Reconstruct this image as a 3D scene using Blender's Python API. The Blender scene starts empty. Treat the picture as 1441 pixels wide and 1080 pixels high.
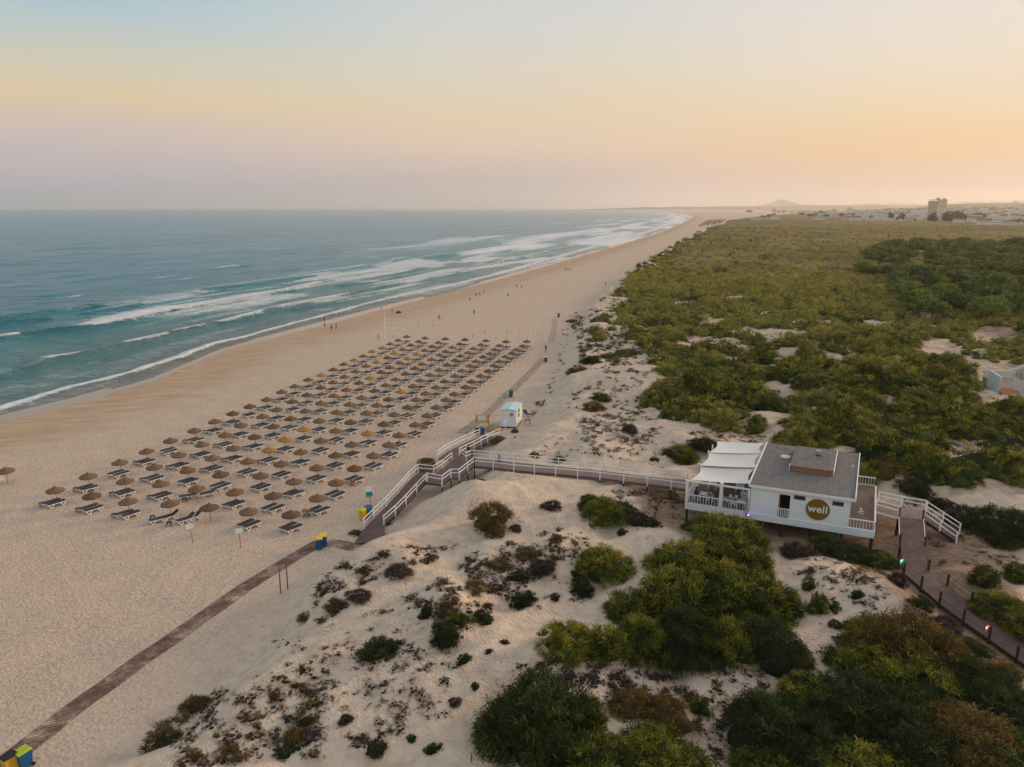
import bpy, bmesh, math, random
import numpy as np
from mathutils import Vector, Matrix
random.seed(7)
RNG = np.random.default_rng(11)
S = bpy.context.scene
COL = S.collection
R = math.radians

# ------------------------------------------------------------------ camera
CH, CF, CP = 32.0, 1000.0, math.atan(247 / 1000.0)
cp, sp = math.cos(CP), math.sin(CP)

def at(px, py, z=0.0):
    """photo point -> place on the level z (all distances in metres)"""
    x = (px - 720.5) / CF; y = -(py - 540) / CF
    d = (x, cp + y * sp, -sp + y * cp)
    t = (z - CH) / d[2]
    return Vector((d[0] * t, d[1] * t, z))

def proj(X, Y, Z):
    Z = Z - CH
    dep = Y * cp - Z * sp; up = Y * sp + Z * cp
    return 720.5 + CF * X / dep, 540 - CF * up / dep

# ------------------------------------------------------------------ noise
def _h(ix, iy, s):
    n = (ix * 374761393 + iy * 668265263 + s * 974634777) & 0x7fffffff
    n = ((n ^ (n >> 13)) * 1274126177) & 0x7fffffff
    n = (n ^ (n >> 16)) & 0xffff
    return n / 65535.0

def vnoise(x, y, s=0):
    x = np.asarray(x, float); y = np.asarray(y, float)
    ix = np.floor(x).astype(np.int64); iy = np.floor(y).astype(np.int64)
    fx = x - ix; fy = y - iy
    fx = fx * fx * (3 - 2 * fx); fy = fy * fy * (3 - 2 * fy)
    a = _h(ix, iy, s); b = _h(ix + 1, iy, s); c = _h(ix, iy + 1, s); d = _h(ix + 1, iy + 1, s)
    return (a * (1 - fx) + b * fx) * (1 - fy) + (c * (1 - fx) + d * fx) * fy

def sstep(a, b, x):
    t = np.clip((x - a) / (b - a), 0, 1)
    return t * t * (3 - 2 * t)

def pdist(P, x, y):
    """distance to polyline P (rows x,y,extra...), side sign (+ = right of travel), interpolated extras"""
    x = np.asarray(x, float); y = np.asarray(y, float)
    P = np.asarray(P, float)
    best = np.full(x.shape, 1e18); sg = np.ones(x.shape)
    ex = np.zeros(x.shape + (P.shape[1] - 2,))
    for a, b in zip(P[:-1], P[1:]):
        dx, dy = b[0] - a[0], b[1] - a[1]
        L2 = dx * dx + dy * dy + 1e-12
        t = np.clip(((x - a[0]) * dx + (y - a[1]) * dy) / L2, 0, 1)
        qx = x - a[0] - t * dx; qy = y - a[1] - t * dy
        d2 = qx * qx + qy * qy
        m = d2 < best
        cr = (x - a[0]) * dy - (y - a[1]) * dx
        best = np.where(m, d2, best); sg = np.where(m, np.sign(cr), sg)
        if P.shape[1] > 2:
            e = a[2:] + t[..., None] * (b[2:] - a[2:])
            ex = np.where(m[..., None], e, ex)
    return np.sqrt(best), sg, ex

# ------------------------------------------------------------------ lines of the place
SEA = -1.2
shore_px = [(-400, 665), (-120, 613), (0, 586), (100, 562), (200, 532), (300, 491), (400, 467), (460, 452), (530, 434), (620, 411), (700, 391),
            (780, 369), (860, 347), (920, 329), (955, 316), (972, 308), (975, 304), (960, 300.5), (900, 298.0), (830, 296.6), (740, 295.6)]
SH = np.array([at(a, b, SEA)[:2] for a, b in shore_px])
SH = np.vstack([[SH[0][0] - 40, -300], SH, [SH[-1][0] - 9000, SH[-1][1] + 3000]])
dune_px = [(-60, 1230), (60, 1120), (140, 1075), (240, 1012), (330, 930), (420, 860), (430, 812), (505, 778), (545, 755), (600, 715), (655, 690),
           (668, 655), (692, 624), (742, 606), (768, 560), (790, 505), (797, 460), (850, 406), (930, 356), (985, 325), (1030, 308), (1110, 301), (1200, 298)]
DU = np.array([at(a, b, 0)[:2] for a, b in dune_px])
DU = np.vstack([[DU[0][0] - 30, -60], DU, [DU[-1][0] + 3000, DU[-1][1] + 3000]])

# hut frame
HO = Vector((17.3, 65.8, 0)); HX = Vector((0.921, -0.389, 0)); HY = Vector((0.45, 0.893, 0))
def hut(u, v, z=0.0): return HO + HX * u + HY * v + Vector((0, 0, z))
def hut_inv(x, y):
    det = HX.x * HY.y - HX.y * HY.x
    dx = x - HO.x; dy = y - HO.y
    return (dx * HY.y - dy * HY.x) / det, (HX.x * dy - HX.y * dx) / det

# raised walks: centre lines (world x, y, deck z)
def mid(a, b, za, zb=None):
    zb = za if zb is None else zb
    A = at(a[0], a[1], za + 1.05); B = at(b[0], b[1], zb + 1.05)
    return A, B
ZJ = 1.9
ramp_L = [((511, 731), .35), ((525, 717), .62), ((543, 700), 1.0), ((560, 682), 1.35), ((574.5, 665), 1.7), ((588, 653.6), ZJ)]
ramp_R = [((539.7, 726), .35), ((556, 712), .62), ((571, 697), 1.0), ((586, 681), 1.35), ((599, 667.5), 1.7), ((601, 666), ZJ)]
def w(p, z, h=1.05): return at(p[0], p[1], z + h)
up_L = [((615.4, 635), ZJ), ((625, 628), 1.6), ((634, 623), 1.35), ((645, 617.6), 1.1), ((655.7, 612.8), .85), ((665.4, 608.6), .6), ((674.4, 604.4), .35)]
up_R = [((646, 631), ZJ), ((656.4, 626), 1.6), ((667, 621), 1.35), ((676.8, 615.6), 1.1), ((686, 611.4), .85), ((695, 607), .6), ((703.6, 603.7), .35)]
br_F = [((667.5, 644), ZJ), ((694, 646), 2.05), ((723, 649.5), 2.25), ((752, 652), 2.4), ((782, 654.3), 2.6), ((813, 657), 2.75), ((844.6, 660), 2.95), ((878, 664), 3.1), ((911.6, 668), 3.25), ((945, 672), 3.4), ((966, 675), 3.45)]
br_B = [((664, 634), ZJ), ((690, 636), 2.05), ((722, 639), 2.25), ((753, 642), 2.4), ((786, 645), 2.6), ((819, 648), 2.75), ((851, 651), 2.95), ((885, 655), 3.1), ((919, 659), 3.25), ((951, 662), 3.4), ((968, 663.5), 3.45)]
BROWN_L = [((1265, 728), 3.4), ((1267, 765), 2.9), ((1272, 806), 2.35), ((1322, 849), 2.1), ((1355.5, 874), 1.95), ((1391.7, 899), 1.8), ((1430.5, 927), 1.7), ((1500, 978), 1.6)]
BROWN_R = [((1298.6, 731.6), 3.4), ((1302, 768), 2.9), ((1306, 803), 2.35), ((1333, 824), 2.1), ((1366.7, 849), 1.95), ((1400, 874), 1.8), ((1439, 902), 1.7), ((1510, 952), 1.6)]
def centre(A, B, h):
    out = []
    for (p, z), (q, zz) in zip(A, B):
        a = at(p[0], p[1], z + h); b = at(q[0], q[1], zz + h)
        out.append(((a.x + b.x) / 2, (a.y + b.y) / 2, (z + zz) / 2))
    return out
WALKS = [centre(ramp_L, ramp_R, 1.05), centre(up_L, up_R, 1.05), centre(br_F, br_B, 1.05), centre(BROWN_L, BROWN_R, 0),
         [tuple(at(600, 660, ZJ + .5)[:2]) + (ZJ,), tuple(at(640, 645, ZJ + .5)[:2]) + (ZJ,)]]

bumps = []   # px, py, radius x, radius y, height, angle
for q in [(700, 728, 9, 7, 1.2, 0), (640, 712, 6, 5, .9, 0), (790, 690, 8, 4, .9, 0), (560, 800, 7, 4, 1.0, .7), (470, 840, 6, 3.5, 1.0, .7),
          (300, 990, 5, 3, .9, .7), (420, 960, 6, 4, .8, .7), (620, 860, 8, 4, .9, .8), (720, 830, 9, 3, 1.0, .8), (1200, 840, 8, 4, 1.4, -.5),
          (900, 780, 9, 3.5, .8, .2), (900, 540, 9, 8, 2.2, 0), (850, 470, 10, 8, 1.8, 0), (880, 620, 8, 7, 1.2, 0), (1040, 590, 9, 5, .8, 0),
          (700, 960, 9, 5, .8, .6), (1250, 560, 14, 9, 2.0, 0), (1100, 490, 20, 14, 2.0, 0)]:
    c = at(q[0], q[1], 1.8); bumps.append((c.x, c.y, q[2], q[3], q[4], q[5]))

def terrain(x, y):
    x = np.asarray(x, float); y = np.asarray(y, float)
    ds, s1, _ = pdist(SH, x, y); ds = ds * s1
    dd, s2, _ = pdist(DU, x, y); dd = dd * s2
    n1 = vnoise(x / 13, y / 13, 1); n2 = vnoise(x / 5.2 + 7, y / 5.2, 2); n3 = vnoise(x / 2.1, y / 2.1, 3); n4 = vnoise(x / .9, y / .9, 4)
    # ridges running inland from the beach foot
    rx = x * .78 + y * .62; ry = -x * .62 + y * .78
    n5 = 1 - np.abs(2 * vnoise(rx / 7.5 + 3, ry / 3.2, 5) - 1)
    d2 = dd + (n2 - .5) * 3.5
    z = np.where(ds > 0, SEA + 1.2 * sstep(0, 34, ds), np.maximum(SEA + ds * .05, -5))
    amp = sstep(-.5, 7, d2)
    edge = sstep(0, 2.2, d2) * .45
    dune = edge + amp * (.9 + n1 * 1.0 + (n2 - .5) * .9 + (n3 - .5) * .3 + n5 * .75 + (n4 - .5) * .08)
    for bx, by, ra, rb, hh, an in bumps:
        u = (x - bx) * math.cos(an) + (y - by) * math.sin(an); v = -(x - bx) * math.sin(an) + (y - by) * math.cos(an)
        dune = dune + hh * np.exp(-(u / ra) ** 2 - (v / rb) ** 2) * sstep(0, 5, d2)
    far = sstep(300, 900, y)
    dune = dune * (1 - far) + far * 1.2 * amp
    z = z + np.maximum(dune, 0)
    z = z + 60 * np.clip((y - 1700) / 4300, 0, 1.15) ** 1.5 * sstep(150, 900, dd)
    z = z + (vnoise(x / 2.6, y / 2.6, 8) - .5) * .10 * sstep(6, 14, ds) + (vnoise(x / .8, y / .8, 9) - .5) * .05 * sstep(20, 30, ds) * (y < 140)
    # ground under the beach bar and its walks
    u, v = hut_inv(x, y)
    od = np.hypot(np.maximum(np.maximum(-u, u - 21), 0), np.maximum(np.maximum(-v, v - 12), 0))
    k = 1 - sstep(0, 5, od)
    z = z * (1 - k) + (1.45 + (n3 - .5) * .3) * k
    for W in WALKS:
        d, _, e = pdist(W, x, y)
        cap = e[..., 0] - .38 + np.maximum(d - 1.7, 0) * .55
        z = np.minimum(z, np.where(d < 12, cap, 99))
    return z

def place(px, py):
    """photo points -> points on the ground (real ray / terrain meeting)"""
    px = np.atleast_1d(np.asarray(px, float)); py = np.atleast_1d(np.asarray(py, float))
    x = (px - 720.5) / CF; y = -(py - 540) / CF
    dy = cp + y * sp; dz = -sp + y * cp
    dz = np.minimum(dz, -1e-3)
    z = np.full(px.shape, 1.0)
    for _ in range(14):
        t = (z - CH) / dz
        z = .5 * z + .5 * terrain(x * t, dy * t)
    t = (z - CH) / dz
    return np.stack([x * t, dy * t, terrain(x * t, dy * t)], -1)
def on(px, py): return Vector(place(px, py)[0])
def gz(x, y): return float(terrain(np.array([x]), np.array([y]))[0])

# ------------------------------------------------------------------ node material helpers
def newmat(name):
    m = bpy.data.materials.new(name); m.use_nodes = True
    nt = m.node_tree; nt.nodes.clear()
    o = nt.nodes.new('ShaderNodeOutputMaterial'); b = nt.nodes.new('ShaderNodeBsdfPrincipled')
    nt.links.new(b.outputs[0], o.inputs[0])
    return m, nt, b
def N(nt, t, **k):
    n = nt.nodes.new(t)
    for a, v in k.items():
        if a.startswith('i_'):
            key = a[2:].replace('_', ' ')
            n.inputs[key].default_value = v
        else: setattr(n, a, v)
    return n
def noise(nt, vec, scale, detail=3, rough=.55, dist=0):
    n = N(nt, 'ShaderNodeTexNoise'); n.inputs['Scale'].default_value = scale; n.inputs['Detail'].default_value = detail
    n.inputs['Roughness'].default_value = rough; n.inputs['Distortion'].default_value = dist
    nt.links.new(vec, n.inputs['Vector']); return n.outputs['Fac']
def ramp(nt, fac, stops):
    r = N(nt, 'ShaderNodeValToRGB'); e = r.color_ramp.elements
    while len(e) < len(stops): e.new(.5)
    for q, (p, c) in zip(e, stops):
        q.position = p; q.color = c if len(c) == 4 else (*c, 1)
    nt.links.new(fac, r.inputs[0]); return r.outputs[0]
def mix(nt, fac, a, b, mode='MIX'):
    m = N(nt, 'ShaderNodeMix', data_type='RGBA', blend_type=mode)
    for s, v in ((0, fac), (6, a), (7, b)):
        if hasattr(v, 'is_linked') or isinstance(v, bpy.types.NodeSocket): nt.links.new(v, m.inputs[s])
        else: m.inputs[s].default_value = v if s == 0 else (*v, 1)[:4]
    return m.outputs[2]
def math_(nt, op, a, b=None, c=None, clamp=False):
    m = N(nt, 'ShaderNodeMath', operation=op, use_clamp=clamp)
    for i, v in enumerate((a, b, c)):
        if v is None: continue
        if isinstance(v, bpy.types.NodeSocket): nt.links.new(v, m.inputs[i])
        else: m.inputs[i].default_value = v
    return m.outputs[0]
def bump(nt, h, strength, dist, nrm=None):
    b = N(nt, 'ShaderNodeBump'); b.inputs['Strength'].default_value = strength; b.inputs['Distance'].default_value = dist
    nt.links.new(h, b.inputs['Height'])
    if nrm is not None: nt.links.new(nrm, b.inputs['Normal'])
    return b.outputs[0]
def attr(nt, name):
    a = N(nt, 'ShaderNodeAttribute'); a.attribute_name = name; return a.outputs['Fac']
def pos(nt): return N(nt, 'ShaderNodeNewGeometry').outputs['Position']
def objc(nt): return N(nt, 'ShaderNodeTexCoord').outputs['Object']
def mapped(nt, vec, sc, rot=(0, 0, 0)):
    m = N(nt, 'ShaderNodeMapping'); m.inputs['Scale'].default_value = sc; m.inputs['Rotation'].default_value = rot
    nt.links.new(vec, m.inputs['Vector']); return m.outputs[0]

MATS = {}
def simple(name, col, rough=.7, var=.12, scale=6, metallic=0, bumps_=0.0, spec=.3):
    if name in MATS: return MATS[name]
    m, nt, b = newmat(name)
    v = objc(nt)
    f = noise(nt, v, scale, 4)
    lo = tuple(c * (1 - var) for c in col); hi = tuple(min(1, c * (1 + var)) for c in col)
    nt.links.new(ramp(nt, f, [(.3, lo), (.7, hi)]), b.inputs['Base Color'])
    b.inputs['Roughness'].default_value = rough; b.inputs['Metallic'].default_value = metallic
    b.inputs['Specular IOR Level'].default_value = spec
    if bumps_: nt.links.new(bump(nt, f, .5, bumps_), b.inputs['Normal'])
    MATS[name] = m; return m
def glow(name, col, strength):
    m, nt, b = newmat(name)
    b.inputs['Base Color'].default_value = (*col, 1); b.inputs['Emission Color'].default_value = (*col, 1)
    b.inputs['Emission Strength'].default_value = strength
    return m

# ------------------------------------------------------------------ mesh + object helpers
def raw_mesh(name, V, Fc, mat=None, smooth=False, **attrs):
    """V (n,3) array; Fc list of (m,k) index arrays"""
    me = bpy.data.meshes.new(name)
    V = np.asarray(V, np.float32)
    Fc = [np.asarray(f, np.int32) for f in Fc if len(f)]
    me.vertices.add(len(V)); me.vertices.foreach_set('co', V.ravel())
    nl = sum(f.size for f in Fc); npoly = sum(len(f) for f in Fc)
    me.loops.add(nl); me.polygons.add(npoly)
    me.loops.foreach_set('vertex_index', np.concatenate([f.ravel() for f in Fc]))
    tot = np.concatenate([np.full(len(f), f.shape[1], np.int32) for f in Fc])
    st = np.concatenate([[0], np.cumsum(tot)[:-1]]).astype(np.int32)
    me.polygons.foreach_set('loop_start', st)
    try: me.polygons.foreach_set('loop_total', tot)
    except Exception: pass
    if smooth: me.polygons.foreach_set('use_smooth', np.ones(npoly, bool))
    for k, a in attrs.items():
        at_ = me.attributes.new(k, 'FLOAT', 'POINT'); at_.data.foreach_set('value', np.asarray(a, np.float32))
    me.update(calc_edges=True); me.validate()
    if mat: me.materials.append(mat)
    return me

def link(name, me, parent=None, loc=None, rotz=None, scale=None):
    o = bpy.data.objects.new(name, me); COL.objects.link(o)
    if parent: o.parent = parent
    if loc is not None: o.location = loc
    if rotz is not None: o.rotation_euler = (0, 0, rotz)
    if scale is not None: o.scale = scale if hasattr(scale, '__len__') else (scale,) * 3
    return o
def tag(o, label=None, cat=None, group=None, kind=None):
    if label: o['label'] = label
    if cat: o['category'] = cat
    if group: o['group'] = group
    if kind: o['kind'] = kind
    return o
def thing(name, label, cat, loc=(0, 0, 0), rotz=0, group=None):
    o = bpy.data.objects.new(name, None); COL.objects.link(o); o.location = loc; o.rotation_euler = (0, 0, rotz)
    o.empty_display_size = .3
    return tag(o, label, cat, group)

class MB:
    def __init__(s): s.v = []; s.f = []
    def add(s, vs, fs):
        n = len(s.v); s.v += [tuple(v) for v in vs]; s.f += [tuple(i + n for i in f) for f in fs]; return s
    def box(s, x0, x1, y0, y1, z0, z1, fn=None):
        c = [(x, y, z) for z in (z0, z1) for y in (y0, y1) for x in (x0, x1)]
        if fn: c = [tuple(fn(*p)) for p in c]
        return s.add(c, [(0, 2, 3, 1), (4, 5, 7, 6), (0, 1, 5, 4), (2, 6, 7, 3), (0, 4, 6, 2), (1, 3, 7, 5)])
    def bar(s, a, b, w_, h_=None, up=(0, 0, 1)):
        h_ = h_ or w_; a = Vector(a); b = Vector(b); d = (b - a)
        if d.length < 1e-6: return s
        d.normalize(); up = Vector(up)
        if abs(d.dot(up)) > .98: up = Vector((1, 0, 0))
        r = d.cross(up).normalized(); u = r.cross(d)
        c = [q + r * (i * w_ / 2) + u * (j * h_ / 2) for q in (a, b) for i, j in ((-1, -1), (1, -1), (1, 1), (-1, 1))]
        return s.add(c, [(0, 3, 2, 1), (4, 5, 6, 7), (0, 1, 5, 4), (1, 2, 6, 5), (2, 3, 7, 6), (3, 0, 4, 7)])
    def cyl(s, a, b, r0, r1=None, n=8, cap=True):
        r1 = r0 if r1 is None else r1; a = Vector(a); b = Vector(b); d = (b - a).normalized()
        up = Vector((0, 0, 1)) if abs(d.z) < .95 else Vector((1, 0, 0))
        r = d.cross(up).normalized(); u = r.cross(d)
        c = []
        for q, rr in ((a, r0), (b, r1)):
            for i in range(n):
                t = 2 * math.pi * i / n; c.append(q + r * (math.cos(t) * rr) + u * (math.sin(t) * rr))
        f = [(i, i + n, (i + 1) % n + n, (i + 1) % n) for i in range(n)]
        if cap: f += [tuple(range(n)), tuple(range(2 * n - 1, n - 1, -1))]
        return s.add(c, f)
    def lathe(s, prof, n=12, c=(0, 0, 0), jit=0, sx=1, sy=1):
        vs = []
        for r, z in prof:
            for i in range(n):
                t = 2 * math.pi * i / n; rr = r * (1 + random.uniform(-jit, jit))
                vs.append((c[0] + math.cos(t) * rr * sx, c[1] + math.sin(t) * rr * sy, c[2] + z + (random.uniform(-jit, jit) * r * .5 if r > 0 else 0)))
        f = []
        for k in range(len(prof) - 1):
            for i in range(n): f.append((k * n + i, k * n + (i + 1) % n, (k + 1) * n + (i + 1) % n, (k + 1) * n + i))
        return s.add(vs, f)
    def prism(s, pts, z0, z1):
        n = len(pts); vs = [(p[0], p[1], z0) for p in pts] + [(p[0], p[1], z1) for p in pts]
        return s.add(vs, [tuple(range(n - 1, -1, -1)), tuple(range(n, 2 * n))] + [(i, (i + 1) % n, (i + 1) % n + n, i + n) for i in range(n)])
    def mesh(s, name, mat, smooth=False):
        me = bpy.data.meshes.new(name); me.from_pydata(s.v, [], s.f); me.update()
        if smooth: me.polygons.foreach_set('use_smooth', [True] * len(me.polygons))
        me.materials.append(mat); return me
    def build(s, name, mat, parent=None, loc=None, smooth=False, rotz=None):
        return link(name, s.mesh(name, mat, smooth), parent, loc, rotz)

ORD = ['first', 'second', 'third', 'fourth', 'fifth', 'sixth', 'seventh', 'eighth', 'ninth', 'tenth', 'eleventh', 'twelfth', 'thirteenth', 'fourteenth',
       'fifteenth', 'sixteenth', 'seventeenth', 'eighteenth', 'nineteenth', 'twentieth', 'twenty-first', 'twenty-second', 'twenty-third', 'twenty-fourth', 'twenty-fifth',
       'twenty-sixth', 'twenty-seventh', 'twenty-eighth', 'twenty-ninth', 'thirtieth']
def nth(i): return ORD[i] if i < len(ORD) else f'{i + 1}th'

def srgb(r, g, b):
    f = lambda c: ((c / 255 + .055) / 1.055) ** 2.4 if c > 10 else c / 255 / 12.92
    return (f(r), f(g), f(b))
# ------------------------------------------------------------------ camera, light, sky
cam = bpy.data.cameras.new('camera'); co = bpy.data.objects.new('camera', cam); COL.objects.link(co)
co.location = (0, 0, CH); co.rotation_euler = (math.pi / 2 - CP, 0, 0)
cam.sensor_fit = 'HORIZONTAL'; cam.sensor_width = 36; cam.lens = 36 * CF / 1441; cam.clip_start = .5; cam.clip_end = 80000
S.camera = co
S.view_settings.view_transform = 'Standard'; S.view_settings.look = 'None'; S.view_settings.exposure = 0; S.view_settings.gamma = 1
S.cycles.use_denoising = True
S.cycles.max_bounces = 6; S.cycles.volume_bounces = 2; S.cycles.diffuse_bounces = 3; S.cycles.glossy_bounces = 2; S.cycles.transparent_max_bounces = 6
SUN_AZ, SUN_EL = R(62), R(13)      # azimuth measured from straight ahead towards the right
sl = bpy.data.lights.new('sun', 'SUN'); sl.energy = 2.5; sl.angle = R(12); sl.color = (1.0, .70, .42)
so = bpy.data.objects.new('sun', sl); COL.objects.link(so)
sd = Vector((math.sin(SUN_AZ) * math.cos(SUN_EL), math.cos(SUN_AZ) * math.cos(SUN_EL), math.sin(SUN_EL)))
so.rotation_euler = (-sd).to_track_quat('-Z', 'Y').to_euler(); so.location = (60, 0, 60)

W = bpy.data.worlds.new('World'); S.world = W; W.use_nodes = True
nt = W.node_tree; nt.nodes.clear()
wo = N(nt, 'ShaderNodeOutputWorld'); bg = N(nt, 'ShaderNodeBackground'); nt.links.new(bg.outputs[0], wo.inputs[0])
tc = N(nt, 'ShaderNodeTexCoord'); sx = N(nt, 'ShaderNodeSeparateXYZ'); nt.links.new(tc.outputs['Generated'], sx.inputs[0])
nz = noise(nt, mapped(nt, tc.outputs['Generated'], (2, 2, 9)), 1.6, 3)
el = math_(nt, 'ADD', sx.outputs['Z'], math_(nt, 'MULTIPLY', math_(nt, 'SUBTRACT', nz, .5), .02))
elf = math_(nt, 'MULTIPLY', el, 2.0, clamp=True)           # 0.5 -> 30 degrees
def skyramp(stops):
    r = ramp(nt, elf, [(min(1, 2 * math.sin(R(d))), srgb(*c)) for d, c in stops])
    return r
rL = skyramp([(0, (186, 179, 186)), (1.8, (196, 181, 188)), (4.5, (207, 188, 182)), (7.2, (224, 200, 160)), (9.6, (204, 201, 182)), (12.2, (172, 196, 203)), (16, (138, 184, 204)), (30, (172, 190, 204))])
rM = skyramp([(0, (203, 183, 175)), (2.2, (206, 184, 175)), (4.6, (228, 200, 174)), (7.2, (227, 205, 172)), (10, (218, 209, 190)), (13, (208, 209, 204)), (16, (200, 206, 208)), (30, (190, 198, 208))])
rR = skyramp([(0, (218, 186, 172)), (1.6, (221, 186, 168)), (3.8, (236, 194, 148)), (6.2, (234, 208, 170)), (9.5, (230, 217, 198)), (13, (226, 218, 210)), (17, (222, 217, 213)), (30, (212, 208, 208))])
xz = sx.outputs['X']
def mr(a, b):
    m = N(nt, 'ShaderNodeMapRange', interpolation_type='SMOOTHSTEP'); nt.links.new(xz, m.inputs[0]); m.inputs[1].default_value = a; m.inputs[2].default_value = b
    return m.outputs[0]
skc = mix(nt, mr(-.55, -.02), rL, rM); skc = mix(nt, mr(-.02, .52), skc, rR)
ny = N(nt, 'ShaderNodeTexSky'); ny.sky_type = 'NISHITA'; ny.sun_disc = False; ny.sun_elevation = SUN_EL; ny.sun_rotation = SUN_AZ
nysc = mix(nt, 1.0, ny.outputs[0], (.15, .15, .15), 'MULTIPLY')
nysc = mix(nt, .65, nysc, (.66, .65, .67))
mh = N(nt, 'ShaderNodeMapRange', interpolation_type='SMOOTHSTEP'); nt.links.new(sx.outputs['Z'], mh.inputs[0]); mh.inputs[1].default_value = .42; mh.inputs[2].default_value = .75
fin = mix(nt, mh.outputs[0], skc, nysc)
nt.links.new(fin, bg.inputs[0]); bg.inputs[1].default_value = 1.05

# ------------------------------------------------------------------ ground
def fan(y0, y1, rows, tw, cols, xo=12, tmin=None):
    ys = y0 * (y1 / y0) ** (np.linspace(0, 1, rows))
    ts = np.linspace(-tw if tmin is None else tmin, tw, cols)
    Y, T = np.meshgrid(ys, ts, indexing='ij')
    return (T * (Y + xo)), Y
def gridfaces(r, c, keep=None):
    i = np.arange(r * c).reshape(r, c)
    f = np.stack([i[:-1, :-1], i[:-1, 1:], i[1:, 1:], i[1:, :-1]], -1).reshape(-1, 4)
    if keep is not None:
        k = keep.ravel(); f = f[k[f].any(1)]
    return f
X, Y = fan(8, 40000, 1150, 1.25, 620)
Z = terrain(X, Y)
ds, s1, _ = pdist(SH, X, Y); ds = ds * s1
dd, s2, _ = pdist(DU, X, Y); dd = dd * s2
U, Vv = hut_inv(X, Y)
PX, PY = proj(X, Y, Z)
# brown soil: under the bar, along the brown ramp and inland hollows
dbr, _, _ = pdist(WALKS[3], X, Y)
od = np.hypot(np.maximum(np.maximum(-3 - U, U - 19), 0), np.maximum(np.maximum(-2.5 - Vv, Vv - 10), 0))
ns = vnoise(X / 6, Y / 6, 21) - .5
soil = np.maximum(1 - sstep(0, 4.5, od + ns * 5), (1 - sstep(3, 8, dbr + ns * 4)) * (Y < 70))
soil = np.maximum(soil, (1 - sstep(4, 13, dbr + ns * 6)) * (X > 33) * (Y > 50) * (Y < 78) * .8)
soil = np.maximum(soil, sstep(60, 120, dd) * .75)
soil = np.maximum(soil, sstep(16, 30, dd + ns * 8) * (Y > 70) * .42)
grn = sstep(8, 45, dd + ns * 14) * sstep(230, 420, Y + ns * 120)
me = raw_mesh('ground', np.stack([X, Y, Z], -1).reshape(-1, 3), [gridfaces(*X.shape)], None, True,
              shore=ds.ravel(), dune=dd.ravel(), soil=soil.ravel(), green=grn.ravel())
m, nt, b = newmat('sand')
p = pos(nt)
sh = attr(nt, 'shore'); du = attr(nt, 'dune'); so_ = attr(nt, 'soil'); gr_ = attr(nt, 'green')
fA = noise(nt, p, .07, 3); fB = noise(nt, p, 3.0, 4, .7); fC = noise(nt, p, .35, 3); fS = noise(nt, mapped(nt, p, (.03, .25, 1), (0, 0, .25)), 1, 3)
sand = ramp(nt, fB, [(.22, (.34, .25, .185)), (.5, (.57, .44, .33)), (.78, (.76, .61, .475))])
sand = mix(nt, math_(nt, 'MULTIPLY', math_(nt, 'SUBTRACT', fC, .42, clamp=True), 1.2, clamp=True), sand, (.74, .56, .40))
dsand = ramp(nt, noise(nt, p, .9, 5, .65), [(.25, (.46, .35, .255)), (.55, (.66, .525, .40)), (.8, (.76, .62, .485))])
kD = N(nt, 'ShaderNodeMapRange', interpolation_type='SMOOTHSTEP'); nt.links.new(math_(nt, 'ADD', du, math_(nt, 'MULTIPLY', fA, 6)), kD.inputs[0]); kD.inputs[1].default_value = -2; kD.inputs[2].default_value = 6
c = mix(nt, kD.outputs[0], sand, dsand)
# litter on the dunes: specks of dry plants
lit = noise(nt, p, 2.6, 4, .7); patch = noise(nt, p, .16, 2)
lf = math_(nt, 'MULTIPLY', math_(nt, 'GREATER_THAN', math_(nt, 'ADD', lit, math_(nt, 'MULTIPLY', patch, .5)), .93), kD.outputs[0])
c = mix(nt, math_(nt, 'MULTIPLY', lf, .6), c, (.16, .11, .085))
# brown soil
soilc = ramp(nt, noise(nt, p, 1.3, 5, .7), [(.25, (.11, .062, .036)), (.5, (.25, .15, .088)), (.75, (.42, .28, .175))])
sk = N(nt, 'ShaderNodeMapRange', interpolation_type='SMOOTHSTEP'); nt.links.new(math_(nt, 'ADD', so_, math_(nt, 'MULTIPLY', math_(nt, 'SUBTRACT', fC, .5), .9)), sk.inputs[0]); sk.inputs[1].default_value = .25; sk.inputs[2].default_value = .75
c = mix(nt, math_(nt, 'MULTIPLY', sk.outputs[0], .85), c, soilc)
gc = ramp(nt, noise(nt, p, .05, 5, .7), [(.3, (.10, .09, .025)), (.6, (.17, .14, .04)), (.8, (.26, .20, .08))])
c = mix(nt, gr_, c, gc)
# damp sand and the swash
wn = math_(nt, 'ADD', sh, math_(nt, 'MULTIPLY', math_(nt, 'SUBTRACT', fS, .5), 26))
kw = N(nt, 'ShaderNodeMapRange', interpolation_type='SMOOTHSTEP'); nt.links.new(wn, kw.inputs[0]); kw.inputs[1].default_value = 27; kw.inputs[2].default_value = 14
damp = ramp(nt, noise(nt, mapped(nt, p, (.12, .6, 1), (0, 0, .3)), 1.2, 4, .6), [(.3, (.42, .275, .17)), (.7, (.60, .43, .29))])
c = mix(nt, kw.outputs[0], c, damp)
ks = N(nt, 'ShaderNodeMapRange', interpolation_type='SMOOTHSTEP'); nt.links.new(math_(nt, 'ADD', sh, math_(nt, 'MULTIPLY', math_(nt, 'SUBTRACT', fS, .5), 3)), ks.inputs[0]); ks.inputs[1].default_value = 5.0; ks.inputs[2].default_value = 3.6
c = mix(nt, ks.outputs[0], c, (.36, .25, .185))
nt.links.new(c, b.inputs['Base Color'])
ro = math_(nt, 'SUBTRACT', .95, math_(nt, 'MULTIPLY', ks.outputs[0], .80)); nt.links.new(ro, b.inputs['Roughness'])
b.inputs['Specular IOR Level'].default_value = .25
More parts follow.
